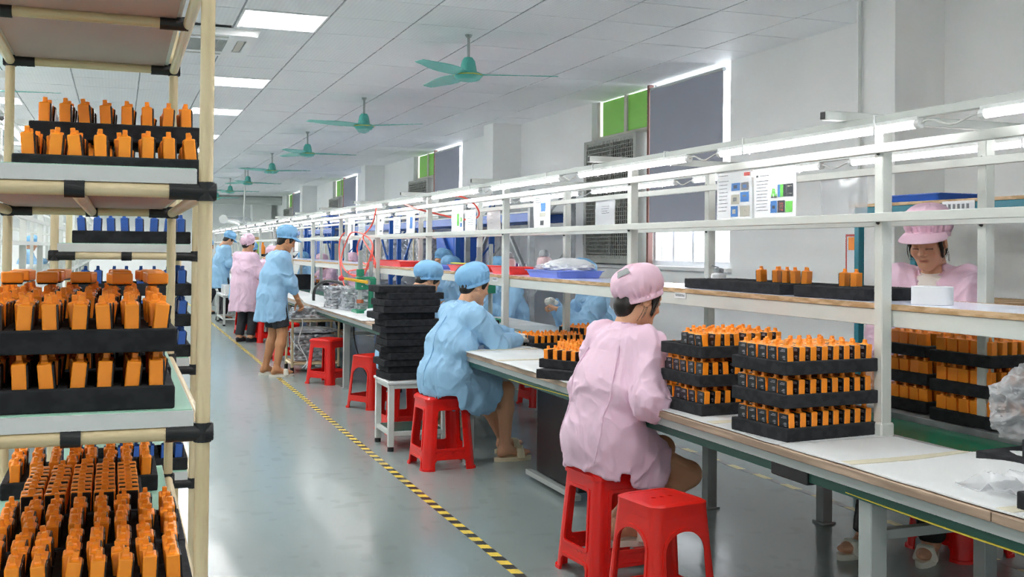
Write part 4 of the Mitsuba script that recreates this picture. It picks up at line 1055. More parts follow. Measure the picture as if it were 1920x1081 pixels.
        if sit:
            hz = hem if hem is not None else .36
            zb_ = pelvis_z-.095; nrm = np.array([0, hz-zb_, -.46]); nrm = nrm/np.linalg.norm(nrm); cut = ((0, -.16, zb_), nrm)
            K += [Cap(Pz+[0, -.02, .02], [0, .02, zb_-.12], .168*fu, .172*fu, X, 1.15, cuts=[cut])]
            for i in (0, 1):
                a, k = leg[i][0], leg[i][1]; kc = (a+(k-a)*cover, (k-a)/np.linalg.norm(k-a)); e = a+(k-a)*(cover-.04)
                K += [Cap(a+[0, 0, .01], e, .115*fu, .094, cuts=[kc]), Cap(a+[0, 0, -.08], e+[0, 0, -.085], .115*fu, .092, cuts=[kc, cut])]
        else:
            hz = hem; K += [Cap(Pz+[0, -.01, .02], [0, -.02, hz-.02], .155*fu, .178*fu, X, 1.22, cuts=[((0, 0, hz), (0, 0, -1))])]
        def post(D, g):
            if seat_carve is not None:
                cx, cy, cr, cz = seat_carve; c, s_ = np.cos(cr), np.sin(cr)
                q = g-np.array([cx, cy, 0]); lx, ly2 = np.abs(q[..., 0]*c+q[..., 1]*s_), np.abs(-q[..., 0]*s_+q[..., 1]*c)
                D = np.maximum(D, np.minimum(np.minimum(.168-lx, .168-ly2), cz-g[..., 2]))
            neckr = .058
            ax = hc+Rh@np.array([0, -.03, -.10])-(N-.06*u); ax = ax/np.linalg.norm(ax); q = g-(N+.0*u); along = q@ax
            rad = np.linalg.norm(q-along[..., None]*ax, axis=-1)
            D = np.maximum(D, np.minimum(neckr-rad, along+.02))
            if collar_open:
                qq = g-(N-.03*u+np.array([0, .075, 0])); dn = -(qq@u); wv_ = .058-.42*dn
                D = np.maximum(D, np.minimum(np.minimum(wv_-np.abs(qq[..., 0]), qq[..., 1]+.045), .11-dn))
            return D
        v, f = blob(K, h*.92, .045, post)
        n = vnormals(v, f)
        q = v*np.array([8, 8, 3.6])+seed*3.1; wq = np.stack([meshkit.fbm(v*4+s_*9+seed, 2) for s_ in range(3)], 1)*2.6
        rid = (1-np.abs(2*meshkit.fbm(q+wq, 2)-1)*1.5)**2*1.0
        low = np.clip((Pz[2]+.05-v[:, 2])/.25, 0, 1)
        ang = np.arctan2(v[:, 1], v[:, 0]); ver = np.sin(ang*9+3*meshkit.noise(np.stack([ang*2, v[:, 2]*4, ang*0+seed], 1))*2)
        amp = np.full(len(v), .010)
        for a, e, w in arm: amp += .010*np.exp(-((np.linalg.norm(v-e, axis=1))/.10)**2)+.006*np.exp(-((np.linalg.norm(v-w, axis=1))/.12)**2)
        if seat_carve is not None: amp *= np.clip((np.hypot(v[:, 0], v[:, 1])-.12)/.06, .15, 1)+np.clip((v[:, 2]-.6)/.1, 0, 1); amp = np.minimum(amp, .02)
        fine_n = (1-np.abs(2*meshkit.fbm(v*np.array([19, 19, 10.])+wq*1.4+seed, 2)-1)*1.5)**2
        v = v+n*((rid-.35)*amp*1.1+(fine_n-.4)*amp*.45+low*.007*ver)[:, None]
        ck = put(t, 'coat', (W(v), f), cm, True)
        # standing collar with an opening in front
        ax = hc+Rh@np.array([0, -.03, -.10])-(N-.06*u); ax /= np.linalg.norm(ax); ax = .5*ax+.5*u; ax /= np.linalg.norm(ax); cy = np.cross(ax, X); cy /= np.linalg.norm(cy); cy *= np.sign(cy[1])
        cx = np.cross(cy, ax); lay = []; nt = 40; op = .5 if collar_open else .16
        prof = [(.062, -.012), (.060, .030), (.064, .034), (.070, .026), (.088, -.010), (.084, -.012), (.068, .014), (.067, -.014)]
        for r, z in prof:
            for j in range(nt):
                a = math.pi/2+op+(2*math.pi-2*op)*j/(nt-1); fl = 1+.25*max(0, math.sin(a))*(r > .08)
                lay.append(N+.004*u+[0, .006, 0]+ax*(z-(.030*max(0, math.sin(a))*(1.6 if collar_open else 1)))+cx*r*fl*1.05*math.cos(a)+cy*r*fl*math.sin(a))
        m_ = len(prof); F2 = [[i*nt+j, i*nt+j+1, ((i+1) % m_)*nt+j+1, ((i+1) % m_)*nt+j] for i in range(m_) for j in range(nt-1)]
        F2 = np.array(F2); F2 = np.vstack([F2[:, [0, 1, 2]], F2[:, [0, 2, 3]]]); e1 = [[0, i, i+1] for i in range(1, m_-1)]
        F2 = np.vstack([F2, np.array(e1)*nt, (np.array(e1)*nt+nt-1)[:, ::-1]])
        put(ck, 'collar', (W(np.array(lay)), F2), cm, True)
        for th, z0, z1 in seams:
            pth = []
            for zz in np.linspace(z0, z1, 34):
                m_ = np.abs(v[:, 2]-zz) < .009; q = v[m_]; tt = th+.12*math.sin((zz-z0)*5)
                cen = np.array([0, (zz-pelvis_z)*math.tan(l)*.8]); d2 = q[:, :2]-cen; an = np.abs((np.arctan2(d2[:, 0], -d2[:, 1])-tt+np.pi) % (2*np.pi)-np.pi); near = an < .05
                if near.any(): pth.append([*q[near][np.hypot(d2[near, 0], d2[near, 1]).argmax()][:2], zz])
            if len(pth) > 8:
                pth = np.array(pth); kern = np.ones(5)/5; sm = np.stack([np.convolve(np.pad(pth[:, i], 2, 'edge'), kern, 'valid') for i in range(3)], 1)
                put(ck, 'seam', (W(sweep(sm, .0042, 6)[0]), sweep(sm, .0042, 6)[1]), cm, True)
        if pocket:
            c = v[f].mean(1); nn = n[f].mean(1)
            lx, lz, lyy = c[:, 0], c[:, 2], c[:, 1]
            sel = (lyy > pocket[0]) & (lyy < pocket[1]) & (lz > pocket[2]) & (lz < pocket[3]) & (nn[:, 0]*pocket[4] > .25)
            ff = f[sel]
            uq, inv = np.unique(ff, return_inverse=True)
            if len(ff): put(ck, 'pocket', (W((v+n*.005)[uq]), inv.reshape(-1, 3)), cm, True)
    if collar_open and coat == 'pink':
        v, f = blob([Cap(C, N-.075*u, .120, .098, X, 1.36)], h, .02); put(t, 'shirt', (W(v), f), 'm_shirt', True)
    # legwear, shoes
    if legs:
        K = [Cap(Pz+[0, 0, .02], Pz+[0, 0, -.03], .115, .115, X, 1.3)]
        for a, k, n_, fo, df in leg:
            if legs == 'trousers': K += [Cap(a, k, .100, .078), Cap(k, n_+(n_-k)*.0, .076, .062, cuts=[(n_+[0, 0, .015], (n_-k)/np.linalg.norm(n_-k))])]
            else: K += [Cap(a, a+(k-a)*.86, .098, .090, cuts=[(a+(k-a)*.84, (k-a)/np.linalg.norm(k-a))])]
        v, f = blob(K, max(h, .009), .03); n = vnormals(v, f); v = v+n*((meshkit.fbm(v*np.array([14, 14, 9.])+seed, 2)-.5)*.018)[:, None]
        put(t, 'trousers' if legs == 'trousers' else 'shorts', (W(v), f), leg_mat, True)
    if shoes:
        k = _SH[shoes].to_mesh(); sv, sf = np.asarray(k.vert_properties[:, :3], float), np.asarray(k.tri_verts, int)
        for a, kk, n_, fo, df in leg:
            Rs = np.stack([np.cross(df, [0, 0, 1.]), df, [0, 0, 1.]], 1)
            put(t, 'slipper' if shoes == 'slide' else 'shoe', (W(sv@Rs.T+np.array([n_[0], n_[1], fo[2]])), sf), shoe_mat, 40)
    # hair, cap
    Hh = lambda q: W(q@Rh.T*stat**.3+hc)
    tv, tf = hair_tpl(hair, .0045 if fine else .006)
    put(t, 'hair', (Hh(tv+.0015*RNG.normal(size=tv.shape)*0), tf), 'm_hair', True)
    if hair == 'long' and fine:
        st = MB(); rr = np.random.default_rng(seed+5)
        for s in (-1, 1):
            for q in range(7):
                a = np.array([s*(.066+.008*rr.random()), .03+.02*rr.random()-.05*(q > 3), .02-.03*(q > 3)]); b = a+[s*.012*rr.random(), .004-.02*rr.random(), -.05-.05*rr.random()]
                st.tube(spline([a, (a+b)/2+[s*.008, .004, 0], b], 8), .0011, 4)
        put(t, 'loose_strands', (Hh(st.get()[0]), st.get()[1]), 'm_hair')
    if cap:
        cmn = 'm_pinkcap' if cap == 'pink' else 'm_bluecap'
        Rc = rotx(math.radians((34 if not visor else 17)+hood)); base = np.array([0, -.020, .030 if not visor else .056])
        cv, cf = cap_mesh(cap_scale, seed=seed)
        ck = put(t, 'cap', (Hh(cv@Rc.T+base), cf), cmn, True)
        if visor: vv, vf = visor_mesh(cap_scale, .062); put(ck, 'visor', (Hh(vv@rotx(math.radians(10)).T+base+[0, 0, .014]), vf), cmn, True)
        if patch is not None:
            th, el, rot = patch; c = cv.copy(); cc_ = c.mean(0)*0+[0, 0, .045*cap_scale]
            d = np.array([math.cos(el)*math.sin(th), math.cos(el)*math.cos(th), math.sin(el)])
            e1 = np.cross([0, 0, 1.], d); e1 /= np.linalg.norm(e1); e2 = np.cross(d, e1)
            rel = c-cc_; rel_n = rel/np.linalg.norm(rel, axis=1, keepdims=True)
            # the patch follows the cap: a grid of rays met by the nearest cap vertex radius
            G = np.linspace(-1, 1, 7); pv = []
            from scipy.spatial import cKDTree
            tree = cKDTree(rel_n)
            for gi in G:
                for gj in G:
                    qx, qy = gi*.25*math.cos(rot)-gj*.25*math.sin(rot), gi*.25*math.sin(rot)+gj*.25*math.cos(rot)
                    dd = d+e1*qx*1.25+e2*qy; dd /= np.linalg.norm(dd); dist, ix = tree.query(dd, 4)
                    pv.append(cc_+dd*(np.linalg.norm(rel[ix], axis=1).mean()+.004))
            pf = [[a*7+b, (a+1)*7+b, (a+1)*7+b+1, a*7+b+1] for a in range(6) for b in range(6)]
            put(ck, 'patch', (Hh(np.array(pv)@Rc.T+base), np.array(pf)), 'm_patch', True)
    return t
# ---- the workers; wrists and feet are in each person's own frame (x right, y forward)
person('person in pink coat and cap on a red stool, back to camera, nearest worker', (2.03, 4.20), 79, pelvis_z=.555, lean=14, head=(8, 18), coat='pink', hem=.31, cover=.50, h=.0075, fine=True, cap='pink', cap_scale=1.02, patch=(math.pi-.35, .72, .6), hair='long',
       wrists=[(-.20, .30, .80), (.27, .24, .77)], feet=[(-.06, .10, .12), (.05, .02, .12)], seams=[(.62, .50, 1.0), (-.75, .50, .98)], knee_out=.12, seat_carve=(0, .0, .5, .47), shoe_mat='m_offwhite', seed=1, fullness=1.1, pocket=(.06, .24, .40, .54, 1), sleeve=.93)
person('person in blue coat and cap seated in profile on a red stool at the bench', (2.02, 6.58), 76, pelvis_z=.555, lean=20, head=(6, 16), coat='blue', hem=.27, cover=.78, stat=.97, h=.0085, fine=True, cap='blue', cap_scale=1.0, patch=(-math.pi/2-.6, .5, .3), hair='short',
       wrists=[(-.06, .56, .82), (.06, .50, .80)], feet=[(-.18, .56, 0), (.08, .40, 0)], seat_carve=(0, 0, .35, .47), gloves=(1, 1), shoe_mat='m_cream', seed=2, curl=(35, 35), fullness=1.0, visor=False, seams=[(0.0, .52, .98)])
person('person in blue coat, black shorts and white slides standing at the cart', (1.60, 11.75), 80, pelvis_z=.855, stat=.975, lean=10, head=(4, 22), coat='blue', hem=.60, sit=False, h=.0095, fine=True, male=True, cap='blue', visor=True, hair='short',
       wrists=[(-.10, .34, .80), (.12, .26, .77)], feet=[(-.10, -.05, 0), (.14, .0, 0)], legs='shorts', leg_mat='m_dark', shoes='slide', shoe_mat='m_offwhite', seed=3, gloves=(1, 0), sleeve=.60, curl=(40, 45), skin='b98560', collar_open=True)
person('person in pink coat and dark trousers standing back turned, grey square on cap', (1.76, 16.05), 48, pelvis_z=.83, lean=4, head=(10, 10), coat='pink', hem=.46, sit=False, h=.011, cap='pink', patch=(math.pi+.45, .45, .1), hair='short',
       wrists=[(-.12, .30, .98), (.16, .28, .98)], feet=[(-.08, .0, 0), (.09, .05, 0)], legs='trousers', shoes='shoe', shoe_mat='m_dark', seed=4, stat=.95, fullness=1.05)
person('person in blue coat with bowed head standing beyond the standing pink worker', (1.85, 20.9), 75, pelvis_z=.90, lean=8, head=(0, 35), coat='blue', hem=.62, sit=False, h=.013, male=True, cap='blue', visor=True, hair='short', wrists=[(-.12, .32, .98), (.16, .28, .96)], legs='trousers', shoes='shoe', shoe_mat='m_dark', seed=5, stat=1.04)
person('person in blue coat at the far aisle end beside the rack post', (1.70, 23.0), 80, pelvis_z=.80, lean=5, head=(0, 15), coat='blue', hem=.55, sit=False, h=.014, cap='blue', hair='short', wrists=[(-.12, .30, .95), (.16, .28, .95)], legs='trousers', shoes='shoe', shoe_mat='m_dark', seed=6, stat=.95)
person('person in pink coat bending over the bench behind the standing man', (2.02, 17.1), 85, pelvis_z=.74, lean=30, head=(0, 40), coat='pink', hem=.50, sit=False, h=.013, cap='pink', hair='short', wrists=[(-.12, .38, .82), (.16, .36, .82)], legs='trousers', shoes='shoe', shoe_mat='m_dark', seed=7, stat=.93)
person('person in blue cap partly hidden behind the standing pink worker', (1.98, 18.6), 85, pelvis_z=.76, lean=16, head=(0, 25), coat='blue', hem=.50, sit=False, h=.014, cap='blue', hair='short', wrists=[(-.12, .34, .86), (.16, .32, .86)], legs='trousers', shoes='shoe', shoe_mat='m_dark', seed=8, stat=.93)
person('person in blue coat bending behind the tall black tray stack', (2.07, 8.0), 78, pelvis_z=.555, lean=20, head=(5, 35), coat='blue', hem=.36, h=.010, cap='blue', hair='short', wrists=[(-.16, .50, .93), (.15, .48, .92)], gloves=(1, 1), feet=[(-.1, .40, 0), (.1, .36, 0)], seat_carve=(0, 0, .4, .47), shoe_mat='m_cream', seed=9)
person('person in pink coat and visored cap across the bench at right, looking down', (3.68, 4.02), 247, pelvis_z=.80, lean=7, head=(-4, 21), coat='pink', hem=.40, h=.008, fine=True, cap='pink', visor=True, hair='long', cap_scale=1.0,
       wrists=[(-.16, .36, .86), (.14, .36, .86)], feet=[(-.06, .20, 0), (.18, .36, 0)], legs='trousers', leg_mat='m_black', seat_carve=(0, 0, .4, .47), shoe_mat='m_offwhite', seed=10, collar_open=True, stat=1.04, skin='d0a083')
person('person in blue coat across the bench raising both hands to a small part', (3.76, 7.95), 276, pelvis_z=.555, lean=14, head=(0, 22), coat='blue', hem=.40, h=.010, cap='blue', hair='short', wrists=[(-.10, .40, .92), (.14, .36, .96)], gloves=(0, 1), curl=(55, 45), seat_carve=(0, 0, .4, .47), legs='trousers', seed=11)
person('person in blue coat across the belt beyond the seated blue worker', (3.72, 9.9), 262, pelvis_z=.555, lean=14, head=(0, 25), coat='blue', hem=.40, h=.011, cap='blue', hair='short', legs='trousers', seed=12, wrists=[(-.14, .42, .86), (.14, .42, .86)])
person('person in blue cap across the bench half hidden by the shelf', (3.72, 11.5), 262, pelvis_z=.555, lean=16, head=(0, 25), coat='blue', hem=.40, h=.012, cap='blue', hair='short', legs='trousers', seed=13)
person('person in blue cap standing behind the shelf near the blue bin', (3.80, 12.3), 255, pelvis_z=.66, lean=10, head=(0, 15), coat='blue', hem=.45, h=.012, cap='blue', hair='short', legs='trousers', seed=14, sit=False, stat=.92)
person('person in pink coat on the far bench with an arm stretched out', (3.70, 19.2), 250, pelvis_z=.555, lean=26, head=(-10, 30), coat='pink', hem=.40, h=.014, cap='pink', hair='short', legs='trousers', seed=15, wrists=[(-.15, .45, .88), (.25, .50, .88)])
person('person in pink coat across the bench behind the red hoses', (3.70, 16.9), 250, pelvis_z=.555, lean=14, head=(-5, 22), coat='pink', hem=.40, h=.014, cap='pink', hair='short', legs='trousers', seed=16)
person('person in blue coat across the bench behind the far bottles', (3.70, 21.6), 250, pelvis_z=.555, lean=18, head=(-5, 25), coat='blue', hem=.40, h=.014, cap='blue', hair='short', legs='trousers', seed=17)
person('person in blue coat at the left bench seen through the rack', (-1.62, 21.6), 80, pelvis_z=.80, lean=8, head=(0, 20), coat='blue', hem=.55, sit=False, h=.014, cap='blue', hair='short', legs='trousers', shoes='shoe', shoe_mat='m_dark', seed=18, wrists=[(-.15, .35, 1.12), (.15, .35, 1.12)])
# ================================================================== things on the shelf
def tub(x0, x1, y0, y1, z, h, mat_, label, cat='tray', rot=0.0, flare=.02):
    c = np.array([(x0+x1)/2, (y0+y1)/2]); w, l = x1-x0, y1-y0
    def fr(o, zz, r=.02): return m3.Manifold.extrude(m3.CrossSection.square([w-2*flare+2*o, l-2*flare+2*o], True).offset(-r).offset(r, m3.JoinType.Round, circular_segments=16), .003).translate([0, 0, zz])
    outer = m3.Manifold.hull(fr(0, 0)+fr(flare, h-.003)); inner = m3.Manifold.hull(fr(-.003, .004)+fr(flare-.003, h+.002))
    lip = m3.Manifold.extrude(m3.CrossSection.square([w+.016, l+.016], True).offset(-.02).offset(.02, m3.JoinType.Round, circular_segments=16), .005).translate([0, 0, h-.005])-inner
    t = thing('plastic_tub' if h > .12 else 'plastic_tray', label, cat)
    put(t, 'basin', outer-inner, mat_, 30, to_world=M4(rotz(rot), (c[0], c[1], z))); put(t, 'rim', lip, mat_, 30, to_world=M4(rotz(rot), (c[0], c[1], z)))
    return t
ZS = 1.219
single('tape_roll', 'wide roll of clear white tape standing on the shelf before the visored worker', 'tape roll', m3.Manifold.cylinder(.064, .071, .071, 48)-m3.Manifold.cylinder(.2, .040, .040, 32).translate([0, 0, -.05]), 'm_paper', 30, to_world=M4(None, (2.735, 3.02, ZS)))
t = thing('pump_bottle', 'small frosted bottle with a metal pump lid alone on the shelf', 'bottle')
o = M4(None, (2.86, 4.66, ZS))
put(t, 'body', MB().lathe([(.001, 0), (.036, 0), (.038, .004), (.038, .062), (.034, .070), (.020, .073), (.020, .078)], 24), 'm_paper', 35, to_world=o)
put(t, 'lid', MB().lathe([(.023, .076), (.026, .078), (.026, .094), (.014, .098), (.001, .099)], 20), 'm_galv', 35, to_world=o)
put(t, 'handle', MB().tube([[.0, 0, .10], [-.05, -.01, .112]], .003, 6), 'm_galv', to_world=o)
for n, (y, x) in enumerate(((7.10, 2.90), (7.72, 2.86))):
    t = thing('pump_bottle', ['taller pink pump bottle behind the blue tray of plastic bags', 'shorter pink pump bottle between the red trays'][n], 'bottle'); o = M4(None, (x, y, ZS+.0), 1.0-.12*n)
    put(t, 'body', MB().lathe([(.001, 0), (.052, 0), (.056, .006), (.056, .105), (.046, .125), (.028, .132), (.028, .140)], 24), 'm_pinkliquid', 35, to_world=o)
    put(t, 'lid', MB().lathe([(.034, .135), (.040, .138), (.040, .160), (.030, .178), (.001, .186)], 20), 'm_galv', 35, to_world=o)
tub(2.63, 2.96, 6.22, 6.78, ZS, .048, 'm_periwinkle', 'periwinkle blue tray heaped with clear plastic bags on the shelf')
tub(2.66, 2.97, 7.18, 7.62, ZS, .052, 'm_red_tub', 'red tray on the shelf just beyond the blue tray')
tub(2.63, 2.94, 8.02, 8.62, ZS, .050, 'm_red_tub', 'red tray on the shelf above the seated blue worker')
tub(2.64, 2.96, 10.3, 11.6, ZS, .055, 'm_red_tub', 'long red tray on the shelf behind the hose coil')
tub(2.62, 2.94, 8.95, 9.5, ZS, .035, 'm_periwinkle', 'flat pale blue tray farther along the shelf')
single('yellow_spatula', 'yellow plastic strip lying across the shelf trays', 'tool', MB().box((2.80, 8.70, ZS+.058), (.05, .62, .012), .004, None), 'm_yellow_box')
# crumpled bags: displaced blobs
def crumple(c, r, seed, amp=.35, n=3, flat=True, freq=2.2):
    m = trimesh.creation.icosphere(subdivisions=n); v = m.vertices.copy()
    q = v*np.array([1.3, .8, 1.6])*freq+seed*5; d = (1-np.abs(2*meshkit.fbm(q, 2)-1)*1.7)*.6+(1-np.abs(2*meshkit.fbm(q*3.1+4, 3)-1)*1.7)*.4
    v = v*(1+amp*(d-.5))[:, None]*np.asarray(r)
    if flat: v[:, 2] = np.maximum(v[:, 2], -.3*r[2])
    v = v+np.asarray(c); return v, m.faces
for n, (c, r) in enumerate((((2.80, 6.42, ZS+.070), (.15, .20, .055)), ((2.78, 6.66, ZS+.055), (.12, .12, .035)))):
    single('plastic_bag', ['heap of white plastic bags in the periwinkle tray, larger one', 'flatter white plastic bag at the far end of the periwinkle tray'][n], 'plastic bag', crumple(c, r, n+3), 'm_plastic_bag' if n else 'm_paper', 40)
# bottles far along the shelf on black foam
for k in range(3): tray(2.80, 19.2+1.5*k, ZS, math.pi/2, ['black foam tray under the far orange bottles', 'black foam tray under the far white bottles', 'black foam tray under the far yellow boxes'][k], flat=True)
def far_bottle(x, y, mat_, w, h, label, box=False):
    t = thing('carton' if box else 'bottle', label, 'box' if box else 'bottle', 'bottles on the far shelf')
    o = M4(None, (x, y, ZS+TRH))
    if box: put(t, 'body', MB().box((0, 0, h/2), (w, w, h), .004), mat_, to_world=o); put(t, 'label', MB().box((-.0, 0, h*.55), (w*1.01, w*1.01, h*.25)), 'm_yellow_box', to_world=o)
    else:
        put(t, 'body', MB().lathe([(.001, 0), (w/2, 0), (w/2, h*.62), (w*.2, h*.8), (w*.17, h*.82)], 14), mat_, 30, to_world=o); put(t, 'cap', MB().lathe([(w*.2, h*.8), (w*.2, h), (.001, h)], 12), mat_ if mat_ != 'm_paper' else 'm_white2', 30, to_world=o)
far_bottle(2.76, 19.05, 'm_orange', .10, .23, 'orange squeeze bottle nearest on the far shelf'); far_bottle(2.76, 20.3, 'm_paper', .12, .26, 'first white bottle of the far shelf pair'); far_bottle(2.78, 20.75, 'm_paper', .13, .26, 'second white bottle of the far shelf pair')
far_bottle(2.76, 21.9, 'm_orange', .10, .24, 'orange bottle beside the lime bottle on the far shelf'); far_bottle(2.76, 22.5, 'm_limegreen', .14, .25, 'lime green bottle on the far shelf'); far_bottle(2.78, 23.5, 'm_tan_box', .2, .36, 'tan carton with yellow band on the far shelf', True); far_bottle(2.78, 24.3, 'm_limegreen', .16, .26, 'yellow green bottle behind the standing man chin')
# ================================================================== sheets hung from the rails in clear sleeves
def sheet(X, y0, y1, z0, z1, label, prints=(), clear=False, seed=0):
    t = thing('hanging_sheet', label, 'document', None)
    ny, nz = 9, 10; V = []
    for th in (0, .0012):
        for z in np.linspace(z0, z1, nz):
            for y in np.linspace(y0, y1, ny):
                s = (z1-z)/(z1-z0); V.append([X-th+.010*s*(meshkit.noise(np.array([y*14+seed, z*9, seed*1.]))-.5)+.006*s*math.sin((y-y0)/(y1-y0)*5+seed), y, z])
    V = np.array(V); F = []
    for k in (0, ny*nz):
        for i in range(nz-1):
            for j in range(ny-1):
                q = [k+i*ny+j, k+i*ny+j+1, k+(i+1)*ny+j+1, k+(i+1)*ny+j]; F.append(q if k else q[::-1])
    if clear:
        put(t, 'sleeve', (V[:ny*nz], np.array([f for f in F if max(f) < ny*nz])), 'm_sleeve', True)
    else:
        put(t, 'paper', (V, np.array(F)), 'm_paper', True)
        put(t, 'sleeve', (V[ny*nz:], np.array(F)), 'm_sleeve', True) if False else None
    def at(u, v):      # u from the far (left in view) edge, v from the top
        i = int(round((1-v)*(nz-1))); j = int(round((1-u)*(ny-1))); return V[ny*nz+i*ny+j]
    for (u0, u1, v0, v1, m) in prints:
        P4 = []; Nn = 5
        for a in np.linspace(v0, v1, Nn):
            for b in np.linspace(u0, u1, Nn):
                ii, jj = (1-a)*(nz-1), (1-b)*(ny-1); i0, j0 = min(int(ii), nz-2), min(int(jj), ny-2); fi, fj = ii-i0, jj-j0
                g = lambda i, j: V[ny*nz+i*ny+j]
                P4.append((1-fi)*((1-fj)*g(i0, j0)+fj*g(i0, j0+1))+fi*((1-fj)*g(i0+1, j0)+fj*g(i0+1, j0+1))-[.0016, 0, 0])
        F4 = [[a*Nn+b, (a+1)*Nn+b, (a+1)*Nn+b+1, a*Nn+b+1] for a in range(Nn-1) for b in range(Nn-1)]
        put(t, 'print', (np.array(P4), np.array(F4)), m)
lines = lambda a, b, u0, u1, n: [(u0, u1-.02*(k % 3), a+(b-a)*k/n, a+(b-a)*k/n+.010, 'm_grey_print') for k in range(n)]
G_ = lambda u, v, w, h, bg, fg: [(u, u+w, v, v+h, bg), (u+w*.25, u+w*.7, v+h*.3, v+h*.72, fg)]
sheet(2.528, 3.86, 4.135, 1.545, 1.755, 'printed instruction sheet in a clear sleeve with grey and blue photos, left of a pair', lines(.08, .12, .06, .35, 1)+lines(.2, .9, .06, .36, 9)+[(.80, .96, .06, .13, 'm_ink_red')]+G_(.45, .26, .24, .16, 'm_ink_blue', 'm_ink_dark')+G_(.72, .26, .2, .16, 'm_grey_print', 'm_ink_blue')+G_(.45, .5, .22, .2, 'm_frame_grey', 'm_grey_print')+G_(.70, .46, .22, .2, 'm_ink_blue', 'm_grey_print')+G_(.45, .74, .18, .22, 'm_ink_blue', 'm_frame_grey')+G_(.68, .74, .26, .22, 'm_frame_grey', 'm_ink_dark'), seed=1)
sheet(2.528, 3.545, 3.845, 1.545, 1.757, 'printed instruction sheet with green and black product photos, right of a pair', [(.08, .13, .165, .20, 'm_ink_dark'), (.17, .40, .175, .185, 'm_grey_print')]+lines(.28, .92, .08, .38, 10)+[(.44, .58, .38, .62, 'm_paper'), (.47, .55, .45, .55, 'm_ink_green'), (.45, .58, .55, .60, 'm_ink_green'), (.45, .58, .60, .63, 'm_ink_dark'), (.60, .65, .38, .62, 'm_ink_blue'), (.65, .72, .38, .62, 'm_ink_green'), (.72, .78, .38, .62, 'm_ink_dark'), (.79, .93, .38, .62, 'm_ink_dark'), (.81, .91, .41, .47, 'm_frame_grey'), (.81, .91, .52, .57, 'm_frame_grey'),
      (.44, .58, .69, .92, 'm_ink_blue'), (.48, .54, .78, .84, 'm_ink_dark'), (.60, .75, .69, .92, 'm_ink_dark'), (.63, .72, .72, .89, 'm_ink_red'), (.65, .70, .75, .86, 'm_ink_green'), (.77, .93, .71, .92, 'm_ink_green')], seed=2)
sheet(3.00, 3.70, 4.02, 1.55, 1.735, 'empty clear plastic sleeve with bright creases hanging from the rear rail', clear=True, seed=3)
sheet(2.528, 6.09, 6.38, 1.545, 1.755, 'printed sheet in a clear sleeve hanging alone near the middle post', lines(.1, .3, .1, .5, 3)+[(.45, .72, .27, .52, 'm_ink_blue'), (.35, .75, .56, .68, 'm_frame_grey'), (.42, .66, .80, .94, 'm_ink_dark')], seed=4)
sheet(3.00, 6.14, 6.44, 1.555, 1.75, 'blank pale sheet hanging from the rear rail before the exhaust fan', lines(.3, .6, .3, .7, 4), seed=5)
sheet(2.528, 7.86, 8.17, 1.545, 1.755, 'tall printed sheet left of the blank one near the blue bin', [(.45, .6, .35, .8, 'm_ink_green'), (.72, .85, .5, .65, 'm_ink_green'), (.7, .85, .7, .85, 'm_ink_blue')], seed=6)
sheet(2.528, 7.56, 7.80, 1.545, 1.70, 'short blank sheet beside the tall printed sheet', lines(.2, .8, .1, .8, 6), seed=7)
sheet(3.00, 8.33, 8.67, 1.56, 1.745, 'crinkled clear sleeve hanging from the rear rail above the red tray', lines(.3, .8, .3, .5, 3), seed=8)
sheet(2.528, 9.31, 9.62, 1.545, 1.755, 'printed sheet hanging right of the red hose with blue strip', [(.5, .8, .3, .8, 'm_ink_blue')], seed=9)
sheet(2.528, 9.82, 10.11, 1.547, 1.71, 'short clear sleeve hanging between two printed sheets by the hose', lines(.2, .8, .2, .8, 5), seed=10)
sheet(2.528, 10.50, 10.80, 1.545, 1.765, 'white printed sheet hanging directly right of the red hose coil', [(.4, .6, .3, .4, 'm_ink_dark'), (.3, .8, .8, .88, 'm_grey_print')], seed=11)
sheet(2.528, 11.9, 12.26, 1.545, 1.76, 'sheet hanging left of the red hose coil', [(.4, .7, .4, .8, 'm_grey_print')], seed=12)
sheet(3.0, 14.2, 14.6, 1.55, 1.75, 'far left sheet of a pair hanging beyond the hoses', lines(.2, .8, .2, .8, 4), seed=13)
sheet(3.0, 13.5, 13.9, 1.55, 1.75, 'far right sheet of a pair hanging beyond the hoses', lines(.2, .8, .2, .8, 4), seed=14)
# tags
def tag_plate(X, y, z, w, h, label, mat_='m_paper'):
    t = thing('shelf_tag', label, 'label'); put(t, 'card', MB().span([X-.003, y-w/2, z-h/2], [X, y+w/2, z+h/2]), mat_)
    for k in range(6): put(t, 'mark', MB().span([X-.0036, y+w/2-.012-k*w*.14-w*.08, z-h*.22], [X-.003, y+w/2-.012-k*w*.14, z+h*.22]), 'm_grey_print')
tag_plate(BP+.025, 4.56, 1.185, .11, .028, 'white paper tag on the shelf beam above the pink worker')
tag_plate(BP+.025, 7.27, 1.185, .11, .032, 'white paper tag on the shelf beam right of the blue cap')
